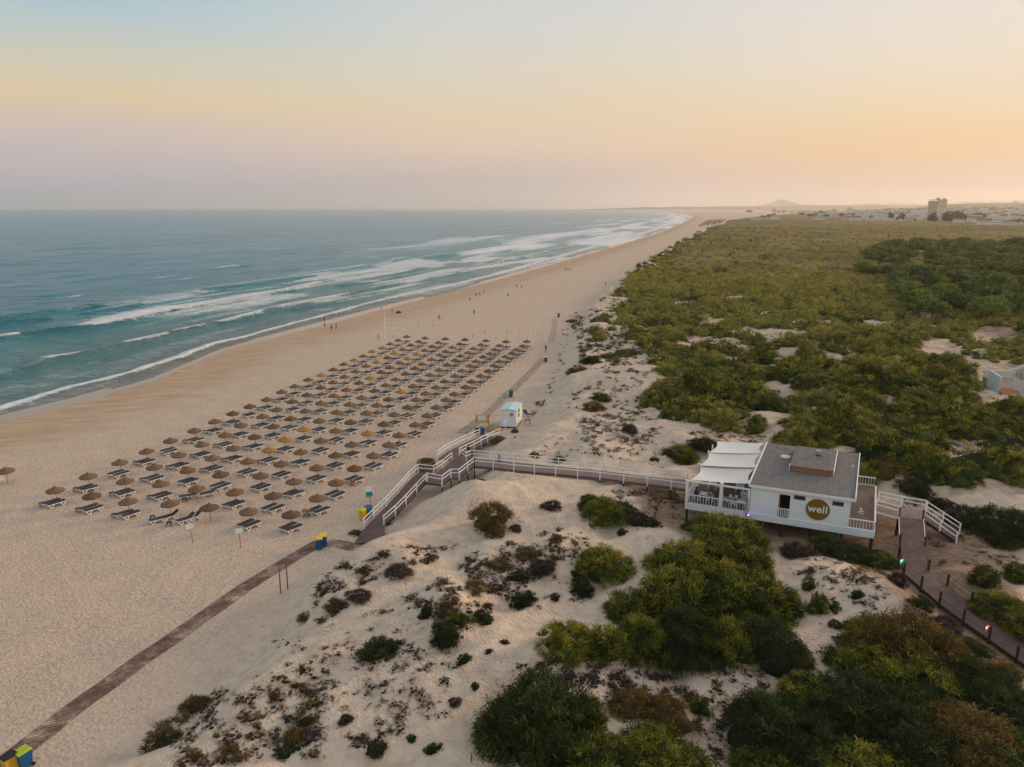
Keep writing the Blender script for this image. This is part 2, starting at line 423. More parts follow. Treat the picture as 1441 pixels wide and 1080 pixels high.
tread = N(nt, 'ShaderNodeTexVoronoi'); tread.inputs['Scale'].default_value = 4.6; nt.links.new(p, tread.inputs['Vector'])
hb = math_(nt, 'ADD', math_(nt, 'MULTIPLY', tread.outputs[0], .7), fB)
dry = math_(nt, 'SUBTRACT', 1.0, kw.outputs[0])
tk = math_(nt, 'ADD', du, math_(nt, 'MULTIPLY', noise(nt, mapped(nt, p, (.02, .02, .02)), 1, 2), 9))
tb = math_(nt, 'MULTIPLY', math_(nt, 'GREATER_THAN', tk, -9.5), math_(nt, 'LESS_THAN', tk, -1.0))
rut = math_(nt, 'MULTIPLY', math_(nt, 'MULTIPLY', math_(nt, 'SINE', math_(nt, 'MULTIPLY', tk, 5.2)), tb), .16)
hb = math_(nt, 'ADD', hb, rut)
hb = math_(nt, 'MULTIPLY', hb, math_(nt, 'ADD', .1, dry))
nt.links.new(bump(nt, hb, .85, .10), b.inputs['Normal'])
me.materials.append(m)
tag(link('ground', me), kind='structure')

# ------------------------------------------------------------------ sea
X, Y = fan(40, 40000, 1300, 1.3, 420, 0)
ds, s1, _ = pdist(SH, X, Y); ds = ds * s1
def wl(pts): return np.array([tuple(at(a, b, SEA)[:2]) + (i, wd) for a, b, i, wd in pts])
breakers = [  # px, py, foam amount, foam depth behind the crest in metres, then height
    (wl([(-200, 615, 1, 2.2), (0, 577, 1, 2.4), (60, 557, 1, 2.6), (100, 545, 1, 2.6), (160, 532, 1, 2.4), (230, 512, 1, 2.6), (300, 486, 1, 2.6), (350, 474, .9, 2.6), (400, 459.5, .9, 3), (450, 447, .9, 3), (500, 432.5, .85, 3), (560, 418, .9, 4), (640, 401, .9, 5), (700, 387, .9, 6), (780, 364, .9, 8), (860, 342, .9, 12), (920, 325, .9, 16), (950, 313, .9, 40), (966, 307, .9, 60)]), .35, 1.6),
    (wl([(-100, 545, .4, 2), (0, 532, .12, 1), (45, 519, .1, 1), (66, 509, .5, 2), (84, 505, 1, 9), (108, 502, .6, 4), (130, 497, .1, 1), (165, 489, .15, 2), (185, 484, .8, 5), (233, 473, 1, 5), (240, 470, .2, 1), (250, 468, .7, 3), (277, 462, .8, 2), (300, 457, .1, 1), (312, 455, .8, 3), (365, 443, 1, 4), (375, 440, .3, 1), (405, 432, .8, 3), (480, 417, .8, 3), (500, 412, .3, 2), (560, 399, .8, 4), (640, 385, .4, 4), (760, 357, .6, 6), (860, 334, .6, 10), (930, 315, .6, 20)]), .85, 2.4),
    (wl([(-100, 490, .8, 4), (0, 479, .9, 4), (26, 475, .9, 4), (32, 474, .05, 1), (126, 464, .1, 1), (136, 462, 1, 12), (180, 454, 1, 20), (233, 442, 1, 22), (290, 433, 1, 18), (333, 425, 1, 12), (400, 411, 1, 8), (448, 399, .9, 5), (456, 398, .1, 1), (500, 389, .6, 3), (560, 383, .1, 2), (700, 357, .5, 7), (830, 330, .5, 12), (920, 309, .6, 30)]), .95, 2.8),
    (wl([(-60, 455, 0, 1), (0, 451, 0, 1), (60, 442, 0, 1), (140, 433, 0, 1)]), 1.0, 2.8),
    (wl([(-60, 463, 0, 1), (0, 459, 0, 1), (40, 454, 0, 1), (70, 450, 0, 1)]), .8, 2.2),
    (wl([(120, 444, .0, 1), (160, 439, .2, 1), (200, 431, 0, 1)]), .9, 2.4),
    (wl([(415, 436, 0, 1), (450, 431, .3, 1.5), (520, 416, .1, 1)]), .6, 1.8),
    (wl([(480, 402, .2, 2), (520, 397, .7, 4), (560, 390, .3, 2)]), .6, 2.2),
    (wl([(290, 410, 0, 1), (360, 401, 0, 1), (480, 386, .0, 1)]), .8, 3.0),
    (wl([(560, 369, .1, 2), (680, 353, .4, 3), (700, 350, .1, 2)]), .8, 3.0),
]
n1 = vnoise(X / 60 + 9, ds / 26, 31); n2 = vnoise(X / 22, ds / 9, 32); n3 = vnoise(X / 9, ds / 4, 33)
off = np.maximum(-ds, 0)
near = 1 - sstep(700, 2600, Y)
Z = SEA + near * ((n1 - .5) * 1.0 * sstep(20, 70, off) + (n2 - .5) * .35 * sstep(3, 20, off) + (n3 - .5) * .16)
foam = np.zeros(X.shape); crest = np.zeros(X.shape)
for P, A, wd in breakers:
    d, s, e = pdist(P, X, Y)
    v = -d * s      # positive seaward
    dead = (np.hypot(X - P[0][0], Y - P[0][1]) < d + .01) | (np.hypot(X - P[-1][0], Y - P[-1][1]) < d + .01)
    vv = v + (vnoise(X / 5, Y / 5, 41) - .5) * 1.4
    prof = np.where(vv < 0, np.exp(-(vv / (wd * .55)) ** 2), np.exp(-(vv / (wd * 1.5)) ** 2))
    prof = np.where(dead, prof * np.exp(-(d / (wd)) ** 2), prof)
    Z += A * prof * (1 - sstep(600, 1500, Y)) * (.7 + .6 * vnoise(X / 14, Y / 14, 42))
    crest = np.maximum(crest, prof)
    fw = np.maximum(e[..., 1], 1.0 + Y * .002)
    f = sstep(-.9, -.2, vv) * (1 - sstep(.25, 1.0, vv / fw) * (1 - .0)) * e[..., 0]
    tail = sstep(-.5, .5, vv) * np.exp(-np.maximum(vv, 0) / (fw * 1.3)) * e[..., 0] * .62
    foam = np.maximum(foam, np.where(dead, 0, np.maximum(f, tail)))
surf = sstep(170, 60, off) * sstep(0, 5, off) * (.26 + .18 * sstep(170, 330, Y)) + sstep(300, 700, Y) * sstep(520, 120, off) * .44 + sstep(5, 1, off) * .25
n5 = vnoise((X * .35 + Y) / 70, ds / 8, 34) * .6 + vnoise((X * .35 + Y) / 24 + 5, ds / 3.4, 35) * .4
fl = 1 + sstep(250, 1500, Y) * 2.5
n6 = vnoise((X * .35 + Y) / 200, ds / 22, 36) * .65 + vnoise((X * .35 + Y) / 80, ds / 9, 37) * .35
n56 = np.where(Y < 500, n5, n6)
surf = surf * (.45 + .9 * sstep(.38, .68, n56))
cap = sstep(.66, .80, n56) * .70 * sstep(30, 55, off) * sstep(110 * fl, 60 * fl, off) * sstep(150, 230, Y) + sstep(.74, .80, n56) * .55 * sstep(90, 120, off) * sstep(420, 200, off) * sstep(110, 200, Y)
foam = np.maximum(foam, surf + (n1 - .5) * .12); foam = np.maximum(foam, cap)
Z = Z + .35 * sstep(.5, .8, n5) * sstep(15, 40, off) * (1 - sstep(500, 900, Y))
me = raw_mesh('sea', np.stack([X, Y, Z], -1).reshape(-1, 3), [gridfaces(*X.shape, keep=(ds < 8))], None, True, foam=foam.ravel(), off=off.ravel())
m, nt, b = newmat('seawater')
p = pos(nt); fo = attr(nt, 'foam'); of = attr(nt, 'off')
w1 = noise(nt, mapped(nt, p, (.22, .5, 1), (0, 0, -.25)), 1, 5, .62, .3)
w2 = noise(nt, mapped(nt, p, (.035, .09, 1), (0, 0, -.3)), 1, 4, .6)
w3 = noise(nt, mapped(nt, p, (.0035, .011, 1), (0, 0, -.3)), 1, 4, .6, .5)
deep = N(nt, 'ShaderNodeMapRange'); nt.links.new(of, deep.inputs[0]); deep.inputs[1].default_value = 0; deep.inputs[2].default_value = 160
wc = ramp(nt, deep.outputs[0], [(0, (.22, .20, .165)), (.06, (.12, .22, .21)), (.4, (.034, .22, .26)), (1, (.018, .21, .305))])
lace = noise(nt, mapped(nt, p, (.5, 1.1, 1), (0, 0, -.25)), 1, 6, .75, 1.2)
lace2 = noise(nt, mapped(nt, p, (.05, .16, 1), (0, 0, -.3)), 1, 4, .7, .8)
ln = math_(nt, 'ADD', math_(nt, 'MULTIPLY', lace, .6), math_(nt, 'MULTIPLY', lace2, .4))
thr = math_(nt, 'SUBTRACT', 1.0, fo)
fk = N(nt, 'ShaderNodeMapRange', interpolation_type='SMOOTHSTEP'); nt.links.new(math_(nt, 'SUBTRACT', ln, math_(nt, 'MULTIPLY', thr, .78)), fk.inputs[0]); fk.inputs[1].default_value = -.04; fk.inputs[2].default_value = .14
fk2 = math_(nt, 'MULTIPLY', fk.outputs[0], math_(nt, 'ADD', .35, math_(nt, 'MULTIPLY', fo, .62), clamp=True))
refl_streak = N(nt, 'ShaderNodeMapRange', interpolation_type='SMOOTHSTEP'); nt.links.new(math_(nt, 'ADD', math_(nt, 'MULTIPLY', w3, .7), math_(nt, 'MULTIPLY', lace2, .3)), refl_streak.inputs[0]); refl_streak.inputs[1].default_value = .53; refl_streak.inputs[2].default_value = .68
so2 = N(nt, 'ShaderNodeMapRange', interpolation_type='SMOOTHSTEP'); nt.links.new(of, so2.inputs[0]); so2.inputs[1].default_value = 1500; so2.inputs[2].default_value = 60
refl_streak2 = math_(nt, 'MULTIPLY', math_(nt, 'MULTIPLY', refl_streak.outputs[0], so2.outputs[0]), .55)
wc = mix(nt, refl_streak2, wc, (.42, .46, .46))  # pale streaks paint sky reflections into the water colour
wv = noise(nt, mapped(nt, p, (.012, .075, 1), (0, 0, -.28)), 1, 4, .65, .4)
wc = mix(nt, math_(nt, 'MULTIPLY', math_(nt, 'SUBTRACT', wv, .48, clamp=True), 2.2, clamp=True), wc, (.009, .095, .145))
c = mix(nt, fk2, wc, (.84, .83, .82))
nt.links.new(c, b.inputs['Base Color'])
nt.links.new(math_(nt, 'ADD', .16, math_(nt, 'MULTIPLY', fk2, .7)), b.inputs['Roughness'])
b.inputs['IOR'].default_value = 1.33; b.inputs['Specular IOR Level'].default_value = .14
hh = math_(nt, 'ADD', math_(nt, 'MULTIPLY', w1, .5), math_(nt, 'ADD', math_(nt, 'MULTIPLY', w2, 1.3), math_(nt, 'MULTIPLY', w3, 2.0)))
nt.links.new(bump(nt, hh, 1.0, 2.3), b.inputs['Normal'])
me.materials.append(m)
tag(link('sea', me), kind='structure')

# ------------------------------------------------------------------ air
HAZE = .000075
mb = MB().box(-20000, 20000, -60, 24000, -8, 420)
m = bpy.data.materials.new('haze'); m.use_nodes = True; nt = m.node_tree; nt.nodes.clear()
o_ = N(nt, 'ShaderNodeOutputMaterial'); pv = N(nt, 'ShaderNodeVolumePrincipled'); nt.links.new(pv.outputs[0], o_.inputs['Volume'])
pv.inputs['Color'].default_value = (1, .955, .92, 1); pv.inputs['Density'].default_value = HAZE; pv.inputs['Anisotropy'].default_value = .5
hz = mb.build('haze', m); tag(hz, kind='stuff')
# ================================================================== THE BEACH FURNITURE
white = simple('white_paint', (.84, .86, .86), .5, .06, 3)
straw = [simple('straw_brown', (.20, .118, .065), .95, .45, 9, bumps_=.02), simple('straw_grey', (.17, .115, .075), .95, .3, 14, bumps_=.02),
         simple('straw_gold', (.36, .20, .055), .95, .35, 14, bumps_=.02), simple('straw_dark', (.155, .088, .048), .95, .3, 14, bumps_=.02)]
polem = simple('pole_wood', (.30, .17, .09), .8, .2, 9)
sling = simple('grey_sling', (.062, .055, .066), .8, .12, 5)
tablem = simple('dark_plastic', (.035, .028, .03), .5, .1, 5)
brownwood = simple('brown_wood', (.24, .12, .06), .8, .2, 6)

def parasol_meshes(k):
    mb = MB(); random.seed(100 + k)
    mb.lathe([(.0, .12), (.08, .06), (.36, -.11), (.70, -.27), (.97, -.38), (1.02, -.44), (1.0, -.56), (.93, -.54), (.95, -.45), (.70, -.33), (.1, -.05)], 22, (0, 0, 0), .035)
    c = mb.mesh('canopy', straw[k], False)
    t = MB().lathe([(0, .15), (.06, .12), (.09, .03), (.13, -.02)], 10).mesh('cap', straw[k])
    p = MB().cyl((0, 0, 0), (0, 0, 2.05), .035, .03, 8).mesh('pole', polem)
    return c, t, p
PAR = [parasol_meshes(k) for k in range(4)]
def parasol(x, y, k, label, group, rz, tilt=0):
    z = gz(x, y)
    o = thing('parasol', label, 'parasol', (x, y, z - .05), rz, group)
    c, t, p = PAR[k]
    link('pole', p, o)
    a = link('canopy', c, o, (0, 0, 2.0), None, .95); a.rotation_euler = (tilt, tilt * .5, 0); link('cap', t, o, (0, 0, 2.0), None, .95)
    return o

def bed_meshes(up):
    """sunbed 1.95 m long along +Y (head at +Y), foot at the origin side"""
    fr = MB()
    for x in (-.355, .355):
        fr.bar((x, -.98, .335), (x, .38, .335), .025, .06)
        fr.bar((x, .38, .335), (x, .98, .335 + up), .025, .06)
    fr.bar((-.33, -.98, .34), (.33, -.98, .34), .05, .06); fr.bar((-.33, .98, .34 + up), (.33, .98, .34 + up), .05, .06)
    fr.bar((-.33, -.2, .31), (.33, -.2, .31), .04, .04)
    s = MB().box(-.365, .365, -.99, .37, .38, .415); b = MB()
    b.add([(-.365, .375, .38), (.365, .375, .38), (.365, .97, .38 + up), (-.365, .97, .38 + up), (-.365, .375, .415), (.365, .375, .415), (.365, .97, .415 + up), (-.365, .97, .415 + up)],
          [(0, 1, 2, 3), (7, 6, 5, 4), (0, 4, 5, 1), (1, 5, 6, 2), (2, 6, 7, 3), (3, 7, 4, 0)])
    def leg(x, y):
        return MB().bar((x, y - .30, .33), (x, y, -.02), .075, .075).bar((x, y, -.02), (x, y + .30, .33), .075, .075).mesh('leg', white)
    return fr.mesh('frame', white), s.mesh('sling', sling), b.mesh('backrest', sling), [leg(x, y) for x in (-.36, .36) for y in (-.66, .60)]
BED = [bed_meshes(0.0), bed_meshes(.30)]
def sunbed(x, y, rz, label, group, up=0):
    fr, s, b, lg = BED[up]
    o = thing('sunbed', label, 'sunbed', (x, y, gz(x, y) - .02), rz, group)
    o.scale = (.94, .94, 1.2)
    link('frame', fr, o); link('sling', s, o); link('backrest', b, o)
    for l in lg: link('leg', l, o)
    return o
lt = MB().box(-.24, .24, -.24, .24, .38, .42).mesh('table_top', tablem)
ll = [MB().bar((sx_ * .24, sy_ * .24, 0), (sx_ * .17, sy_ * .17, .38), .045).mesh('leg', tablem) for sx_ in (-1, 1) for sy_ in (-1, 1)]
def lowtable(x, y, label, group, rz=0):
    o = thing('side_table', label, 'side table', (x, y, gz(x, y) - .01), rz, group)
    link('table_top', lt, o)
    for l in ll: link('leg', l, o)
    return o

BOT = [(80, 683), (130, 690), (182, 697), (236, 702), (292, 707), (349, 713), (410, 717)]
TOP = [(571, 471), (599, 473), (627, 474), (656, 475.5), (684.5, 476.7), (712, 478), (741.8, 478)]
LC = [(80, 683), (125.5, 664), (167, 646), (206, 630), (239.5, 615.5), (271.5, 602), (300.5, 589), (327, 578), (351, 568), (374, 558), (395, 548), (415, 539.5), (434, 531), (451, 524), (468, 517), (483.5, 509.5), (498.5, 504), (512, 498), (524, 492), (537, 487), (549, 481), (561, 476), (571, 471)]
RC = [(410, 717), (443, 694.5), (472, 673), (499, 654), (523, 637), (544, 621), (564, 606), (583, 593), (599, 580), (615, 569), (628, 559.5), (641, 550), (654, 541.5), (665, 533), (676.5, 525.5), (686, 519), (695.5, 511), (704, 505), (712, 499), (720.5, 494.5), (727.5, 489), (735, 484), (741.8, 478)]
golds = [(374, 624), (401, 609), (426, 595.5), (517, 601), (563, 544), (451, 522), (523.5, 492), (537, 487), (529.5, 504.4), (586, 493), (574.7, 499), (555, 492), (498, 504), (520, 528)]
BDIR = Vector((.59, .81, 0)).normalized(); BRZ = math.atan2(BDIR.y, BDIR.x) - math.pi / 2
BPER = Vector((.90, -.44, 0)).normalized()
random.seed(5)
G1 = 'straw parasols set out in rows on the beach'; G2 = 'grey sunbeds in pairs under the parasols'; G3 = 'small dark tables beside the sunbeds'
lat = {}
for i in range(23):
    for j in range(7):
        a = at(*LC[i], 2.1); c = at(*RC[i], 2.1); f = j / 6
        b0 = at(*BOT[j], 2.1) - at(*BOT[0], 2.1).lerp(at(*BOT[6], 2.1), f); t0 = at(*TOP[j], 2.1) - at(*TOP[0], 2.1).lerp(at(*TOP[6], 2.1), f)
        q = a.lerp(c, f) + b0.lerp(t0, i / 22) + Vector((random.gauss(0, .13), random.gauss(0, .16), 0))
        lat[i, j] = q
gk = set()
for g in golds:
    gk.add(min(lat, key=lambda k: math.dist(proj(lat[k].x, lat[k].y, 2.1), g)))
KN = ['brown', 'greyish brown', 'golden', 'dark brown']
for (i, j), q in lat.items():
    k = 2 if (i, j) in gk else random.choice([0, 0, 0, 1, 3, 3])
    row = f'{nth(i)} row' ; cj = 'seaward end' if j == 0 else 'dune end' if j == 6 else None
    where = f'at the {cj} of the {row}' if cj else f'{nth(j)} from the sea in the {row}'
    parasol(q.x, q.y, k, f'{KN[k]} straw parasol {where} from the near end', G1, random.uniform(0, 6), random.gauss(0, .02))
    if (i, j) in ((0, 3), (0, 4), (1, 3)): continue
    c = q - BDIR * .42 + BPER * .30; c.x += random.gauss(0, .06)
    w2 = 'seaward-end' if j == 0 else 'dune-end' if j == 6 else nth(j)
    for s_, nm in ((-1, 'seaward'), (1, 'dune-side')):
        cc = c + BPER * (.44 * s_) + BDIR * (random.gauss(0, .07))
        sunbed(cc.x, cc.y, BRZ + random.gauss(0, .04), f'{nm} grey sunbed under the {w2} parasol of the {row} from the near end', G2, 0)
    if j < 4 and i < 14 and random.random() < .62:
        cc = c - BPER * 1.0 - BDIR * .75
        lowtable(cc.x, cc.y, f'low dark table at the foot of the {w2} sunbeds, {row} from the near end', G3, BRZ)
# the disturbed beds at the near end
for px, py, rz, up, lb in [(224, 735, -.95, 0, 'seaward of two grey sunbeds lying end to end beyond the near end of the parasols'),
                           (239, 731, -.85, 1, 'raised-back grey sunbed overlapping another below a parasol left without beds'),
                           (262, 735, -.72, 1, 'seaward sunbed of the raised pair just behind the first white sign'),
                           (272, 732, -.72, 1, 'dune-side sunbed of the raised pair just behind the first white sign'),
                           (265, 702, -1.15, 0, 'lone foreshortened grey sunbed left of a bare parasol pole'),
                           (294, 698, -.95, 1, 'lone grey sunbed with raised back right of a bare parasol pole')]:
    q = on(px, py); sunbed(q.x, q.y, rz, lb, G2, up)
for px, py, lb in [(215, 731, 'low dark table behind the two end-to-end sunbeds'), (238, 740, 'low dark table in front of the two end-to-end sunbeds'), (260, 706, 'low dark table before the lone foreshortened sunbed'), (271, 700, 'low dark table behind the lone foreshortened sunbed')]:
    q = on(px, py); lowtable(q.x, q.y, lb, G3, .3)
# the parasol by the photo's left edge
q = on(11, 680); parasol(q.x, q.y, 0, 'lone golden brown straw parasol standing apart at the seaward side', G1, 0, .05)
def chair_white(x, y, rz, label):
    o = thing('folding_chair', label, 'chair', (x, y, gz(x, y)), rz)
    MB().box(-.24, .24, -.24, .24, .34, .38).build('seat', white, o)
    MB().box(-.24, .24, .24, .28, .38, .85).build('backrest', white, o)
    for a in (-.22, .22):
        for b_ in (-.22, .22): MB().bar((a, b_, 0), (a, b_, .34), .035).build('leg', white, o)
q = on(3, 679); chair_white(q.x, q.y, .6, 'white chair folded under the lone seaward parasol')
# wooden folding stands at the dune end of the field
def stand(px, py, lb):
    q = on(px, py); o = thing('wooden_stand', lb, 'stand', q, random.uniform(-.3, .3), 'folding wooden stands among the parasols')
    MB().box(-.42, .42, -.28, .28, .66, .71).build('table_top', brownwood, o)
    for y_ in (-.24, .24):
        MB().bar((-.34, y_, 0), (.30, y_, .66), .05).build('leg', brownwood, o); MB().bar((.34, y_, 0), (-.30, y_, .66), .05).build('leg', brownwood, o)
    MB().bar((-.3, -.24, .12), (-.3, .24, .12), .04).bar((.3, -.24, .12), (.3, .24, .12), .04).build('stretcher', brownwood, o)
for px, py, lb in [(431, 727, 'folding brown wooden stand beside the nearest dune-end parasol'), (497, 684, 'reddish wooden stand before the fourth dune-end parasol'), (596, 604, 'brown wooden stand by a parasol nearest the slatted beach path'),
                   (634, 574, 'brown wooden stand between dune-end parasols level with the far blue bin'), (722, 498, 'brown wooden stand among the farthest dune-end parasols')]:
    stand(px, py, lb)

# a second field of parasols far along the beach: too small to count
mb = MB(); random.seed(3)
for a in range(26):
    for b_ in range(6):
        P0 = at(984 + b_ * 5.6, 319.5 - b_ * .7, 0); P1 = at(1003 + b_ * 4.2, 307.2 - b_ * .15, 0)
        q = P0.lerp(P1, (a / 45) ** 1.0)
        x, y = q.x + random.gauss(0, 1), q.y + random.gauss(0, 2); z = gz(x, y)
        mb.lathe([(0, 2.7), (1.7, 2.0), (1.6, 1.85), (0, 2.0)], 6, (x, y, z)); mb.box(x - .08, x + .08, y - .08, y + .08, z, z + 2.2); mb.box(x - 1.0, x + 1.0, y - 2.2, y - .6, z + .2, z + .45)
tag(mb.build('distant_parasols', straw[3]), kind='stuff')

# ================================================================== WALKWAYS
deckm, nt, b = newmat('deck_boards'); v = pos(nt)
f = noise(nt, v, 1.1, 5, .7); f2 = noise(nt, v, 9, 2)
c = ramp(nt, f, [(.3, (.105, .062, .058)), (.55, (.155, .10, .092)), (.78, (.25, .17, .145))])
nt.links.new(mix(nt, math_(nt, 'MULTIPLY', f2, .35), c, (.09, .05, .045)), b.inputs['Base Color']); b.inputs['Roughness'].default_value = .8
greydeck = simple('grey_boards', (.26, .185, .165), .85, .25, 3)
matm, nt, b = newmat('slatted_mat'); v = pos(nt)
f = noise(nt, v, .42, 6, .8)
c = ramp(nt, f, [(.36, (.12, .062, .045)), (.48, (.20, .12, .088)), (.56, (.34, .235, .175)), (.64, (.58, .44, .33))])
nt.links.new(c, b.inputs['Base Color']); b.inputs['Roughness'].default_value = .9
darkpost = simple('dark_timber', (.035, .026, .024), .8, .2, 5)
rope = simple('rope', (.16, .10, .08), .9, .2, 9)

def res(P, step):
    """resample a polyline of Vectors at about `step`"""
    out = [P[0]]
    for a, b_ in zip(P, P[1:]):
        n = max(1, round((b_ - a).length / step))
        out += [a.lerp(b_, k / n) for k in range(1, n + 1)]
    return out
def slats(L_, R_, wid=.12, th=.035, gap=.02, mb=None):
    """boards laid across between two edge lines"""
    mb = mb or MB()
    for (a0, a1), (b0, b1) in zip(zip(L_, L_[1:]), zip(R_, R_[1:])):
        n = max(1, int(((a1 - a0).length + (b1 - b0).length) / 2 / (wid + gap)))
        for k in range(n):
            t0 = k / n; t1 = (k + wid / (wid + gap)) / n
            p = [a0.lerp(a1, t0), b0.lerp(b1, t0), b0.lerp(b1, t1), a0.lerp(a1, t1)]
            dz = Vector((0, 0, random.uniform(-.004, .004)))
            vs = [q + dz for q in p] + [q - Vector((0, 0, th)) + dz for q in p]
            mb.add(vs, [(0, 1, 2, 3), (7, 6, 5, 4), (0, 4, 5, 1), (1, 5, 6, 2), (2, 6, 7, 3), (3, 7, 4, 0)])
    return mb
def beams(mb, L_, d=.16, inset=0):
    for a, b_ in zip(L_, L_[1:]): mb.bar(a - Vector((0, 0, .035 + d / 2 + .004)), b_ - Vector((0, 0, .035 + d / 2 + .004)), .08, d)
    return mb

# --- slatted path over the sand, lower reach and the reach beyond the kiosk
palemat = simple('sandy_slats', (.42, .325, .25), .9, .3, 1.2)
def sandpath(pts, wid, name, label, mt=None):
    mt = mt or matm
    P = [on(*p) for p in pts]; P = res(P, .5)
    o = thing(name, label, 'path', (0, 0, 0))
    A, B = [], []
    for k, q in enumerate(P):
        d = (P[min(k + 1, len(P) - 1)] - P[max(0, k - 1)]); n = Vector((-d.y, d.x, 0)).normalized()
        a = q + n * wid / 2; b_ = q - n * wid / 2
        a.z = gz(a.x, a.y) + .05; b_.z = gz(b_.x, b_.y) + .05
        A.append(a); B.append(b_)
    mb = slats(A, B, .11, .03, .035); s = mb.build('slats', mt, o)
    r = MB()
    for ln in (A, B):
        for a, b_ in zip(ln, ln[1:]): r.bar(a - Vector((0, 0, .035)), b_ - Vector((0, 0, .035)), .05, .03)
    r.build('stringer', mt, o)
    return o
random.seed(9)
sandpath([(-40, 1110), (12, 1071), (60, 1033), (100, 1001), (150, 965), (200, 928), (250, 894), (300, 859), (345, 827), (362, 816), (400, 793), (430, 775), (452, 763)], 1.5, 'slatted_path', 'long brown slatted path over the sand towards the near blue bins')
sandpath([(456, 764), (480, 766), (522, 768)], 1.5, 'slatted_mat', 'short slatted mat joining the blue bins to the foot of the ramp')
sandpath([(650, 610), (662, 601), (672, 593), (684, 585), (700, 569), (713, 555.6), (731, 540), (746.7, 524.4), (757, 513), (764, 505)], 1.5, 'slatted_path', 'slatted path running up the beach beside the parasol field past the kiosk', palemat)
sandpath([(775, 482), (779, 468), (781, 456), (781, 449)], 1.5, 'slatted_path', 'far half-buried slatted path near the farthest blue bin', simple('buried_slats', (.50, .39, .30), .9, .25, 1.2))

# --- the railed boardwalk
def rail_run(posts, rails=(1.05, .62), pw=.11, rw=.085, mat=None, below=.35, parent=None, skip=()):
    """posts: list of (x,y,deckz) Vectors -> child post + rail meshes"""
    mat = mat or white
    for k, q in enumerate(posts):
        if k in skip: continue
        MB().bar(q - Vector((0, 0, below)), q + Vector((0, 0, rails[0] + .03)), pw, pw, (0, 1, 0)).build('post', mat, parent)
    for a, b_ in zip(posts, posts[1:]):
        for h in rails: MB().bar(a + Vector((0, 0, h)), b_ + Vector((0, 0, h)), .05, rw).build('rail', mat, parent)
def RP(lst, h=1.05):
    return [Vector((*at(p[0], p[1], z + h)[:2], z)) for p, z in lst]
rl, rr = RP(ramp_L), RP(ramp_R)
foot_l = at(498, 765, .1); foot_r = at(541, 771, .1)
foot_l.z = gz(foot_l.x, foot_l.y) + .05; foot_r.z = gz(foot_r.x, foot_r.y) + .05
bw = thing('boardwalk', 'railed dark boardwalk climbing from the beach past the stone well', 'boardwalk', (0, 0, 0))
land = RP([((588, 653.6), ZJ), ((610, 655.7), ZJ), ((623, 647.7), ZJ), ((636, 637), ZJ)])
land_r = RP([((599, 667.5), ZJ), ((621.7, 669.6), ZJ), ((634.5, 660.5), ZJ), ((646, 660.5), ZJ), ((658, 651), ZJ), ((667.5, 644), ZJ)])
ul, ur = RP(up_L), RP(up_R)
mb = MB()
slats([foot_l] + rl, [foot_r] + rr, .13, .04, .012, mb)
# landing: boards between the two edge lines resampled to the same count
def pair(A, B, n=9):
    def samp(P):
        L_ = [0]
        for a, b_ in zip(P, P[1:]): L_.append(L_[-1] + (b_ - a).length)
        out = []
        for k in range(n + 1):
            s_ = L_[-1] * k / n
            for m_ in range(len(P) - 1):
                if s_ <= L_[m_ + 1] + 1e-6:
                    out.append(P[m_].lerp(P[m_ + 1], (s_ - L_[m_]) / max(1e-6, L_[m_ + 1] - L_[m_]))); break
        return out
    return samp(A), samp(B)
a_, b_ = pair(land + [ul[0]], land_r[:4] + [Vector((*at(652, 650, ZJ)[:2], ZJ)), ur[0]], 10); slats(a_, b_, .13, .04, .012, mb)
tri = [ur[0], land_r[3], land_r[4], land_r[5], RP([((664, 634), ZJ)])[0]]
mb.prism([(p_.x, p_.y) for p_ in tri], ZJ - .05, ZJ - .008)
slats(ul, ur, .13, .04, .012, mb)
mb.build('deck', deckm, bw)
fm = MB(); beams(fm, [foot_l] + rl, .14); beams(fm, [foot_r] + rr, .14); beams(fm, land, .16); beams(fm, land_r, .16); beams(fm, ul, .14); beams(fm, ur, .14)
fm.build('beam', darkpost, bw)
rail_run(rl, parent=bw); rail_run(land, parent=bw, skip=(0,)); rail_run(rr, parent=bw); rail_run([rr[-1]] + land_r[1:], parent=bw, skip=(0,))
for q in land_r[1:]:
    MB().bar(q - Vector((0, 0, 1.6)), q - Vector((0, 0, .3)), .12).build('pile', darkpost, bw)
rail_run(ul, parent=bw); rail_run(ur, parent=bw)
bk0 = RP([((646, 631), ZJ), ((647, 633.5), ZJ), ((656, 637.5), ZJ), ((664, 634), ZJ)])
rail_run([bk0[0], bk0[2], bk0[3]], parent=bw, skip=(0,))
# --- the branch to the bar
br = thing('boardwalk', 'long white-railed boardwalk on stilts joining the landing to the bar terrace', 'boardwalk', (0, 0, 0))
bf, bb = RP(br_F), RP(br_B)
mb = slats(bf, bb, .14, .04, .015); mb.build('deck', greydeck, br)
fm = MB()
for ln in (bf, bb):
    for a, b2 in zip(ln, ln[1:]): fm.bar(a - Vector((0, 0, .19)), b2 - Vector((0, 0, .19)), .06, .28)
fm.build('beam', simple('beam_grey', (.15, .105, .09), .8), br)
rail_run(bf, parent=br, below=.42); rail_run(bb, parent=br, below=.2)
for ln in (bf, bb):
    for q in ln[:-1]:
        g = gz(q.x, q.y)
        if q.z - .4 > g: MB().bar((q.x, q.y, g - .2), (q.x, q.y, q.z - .33), .12).build('pile', darkpost, br)

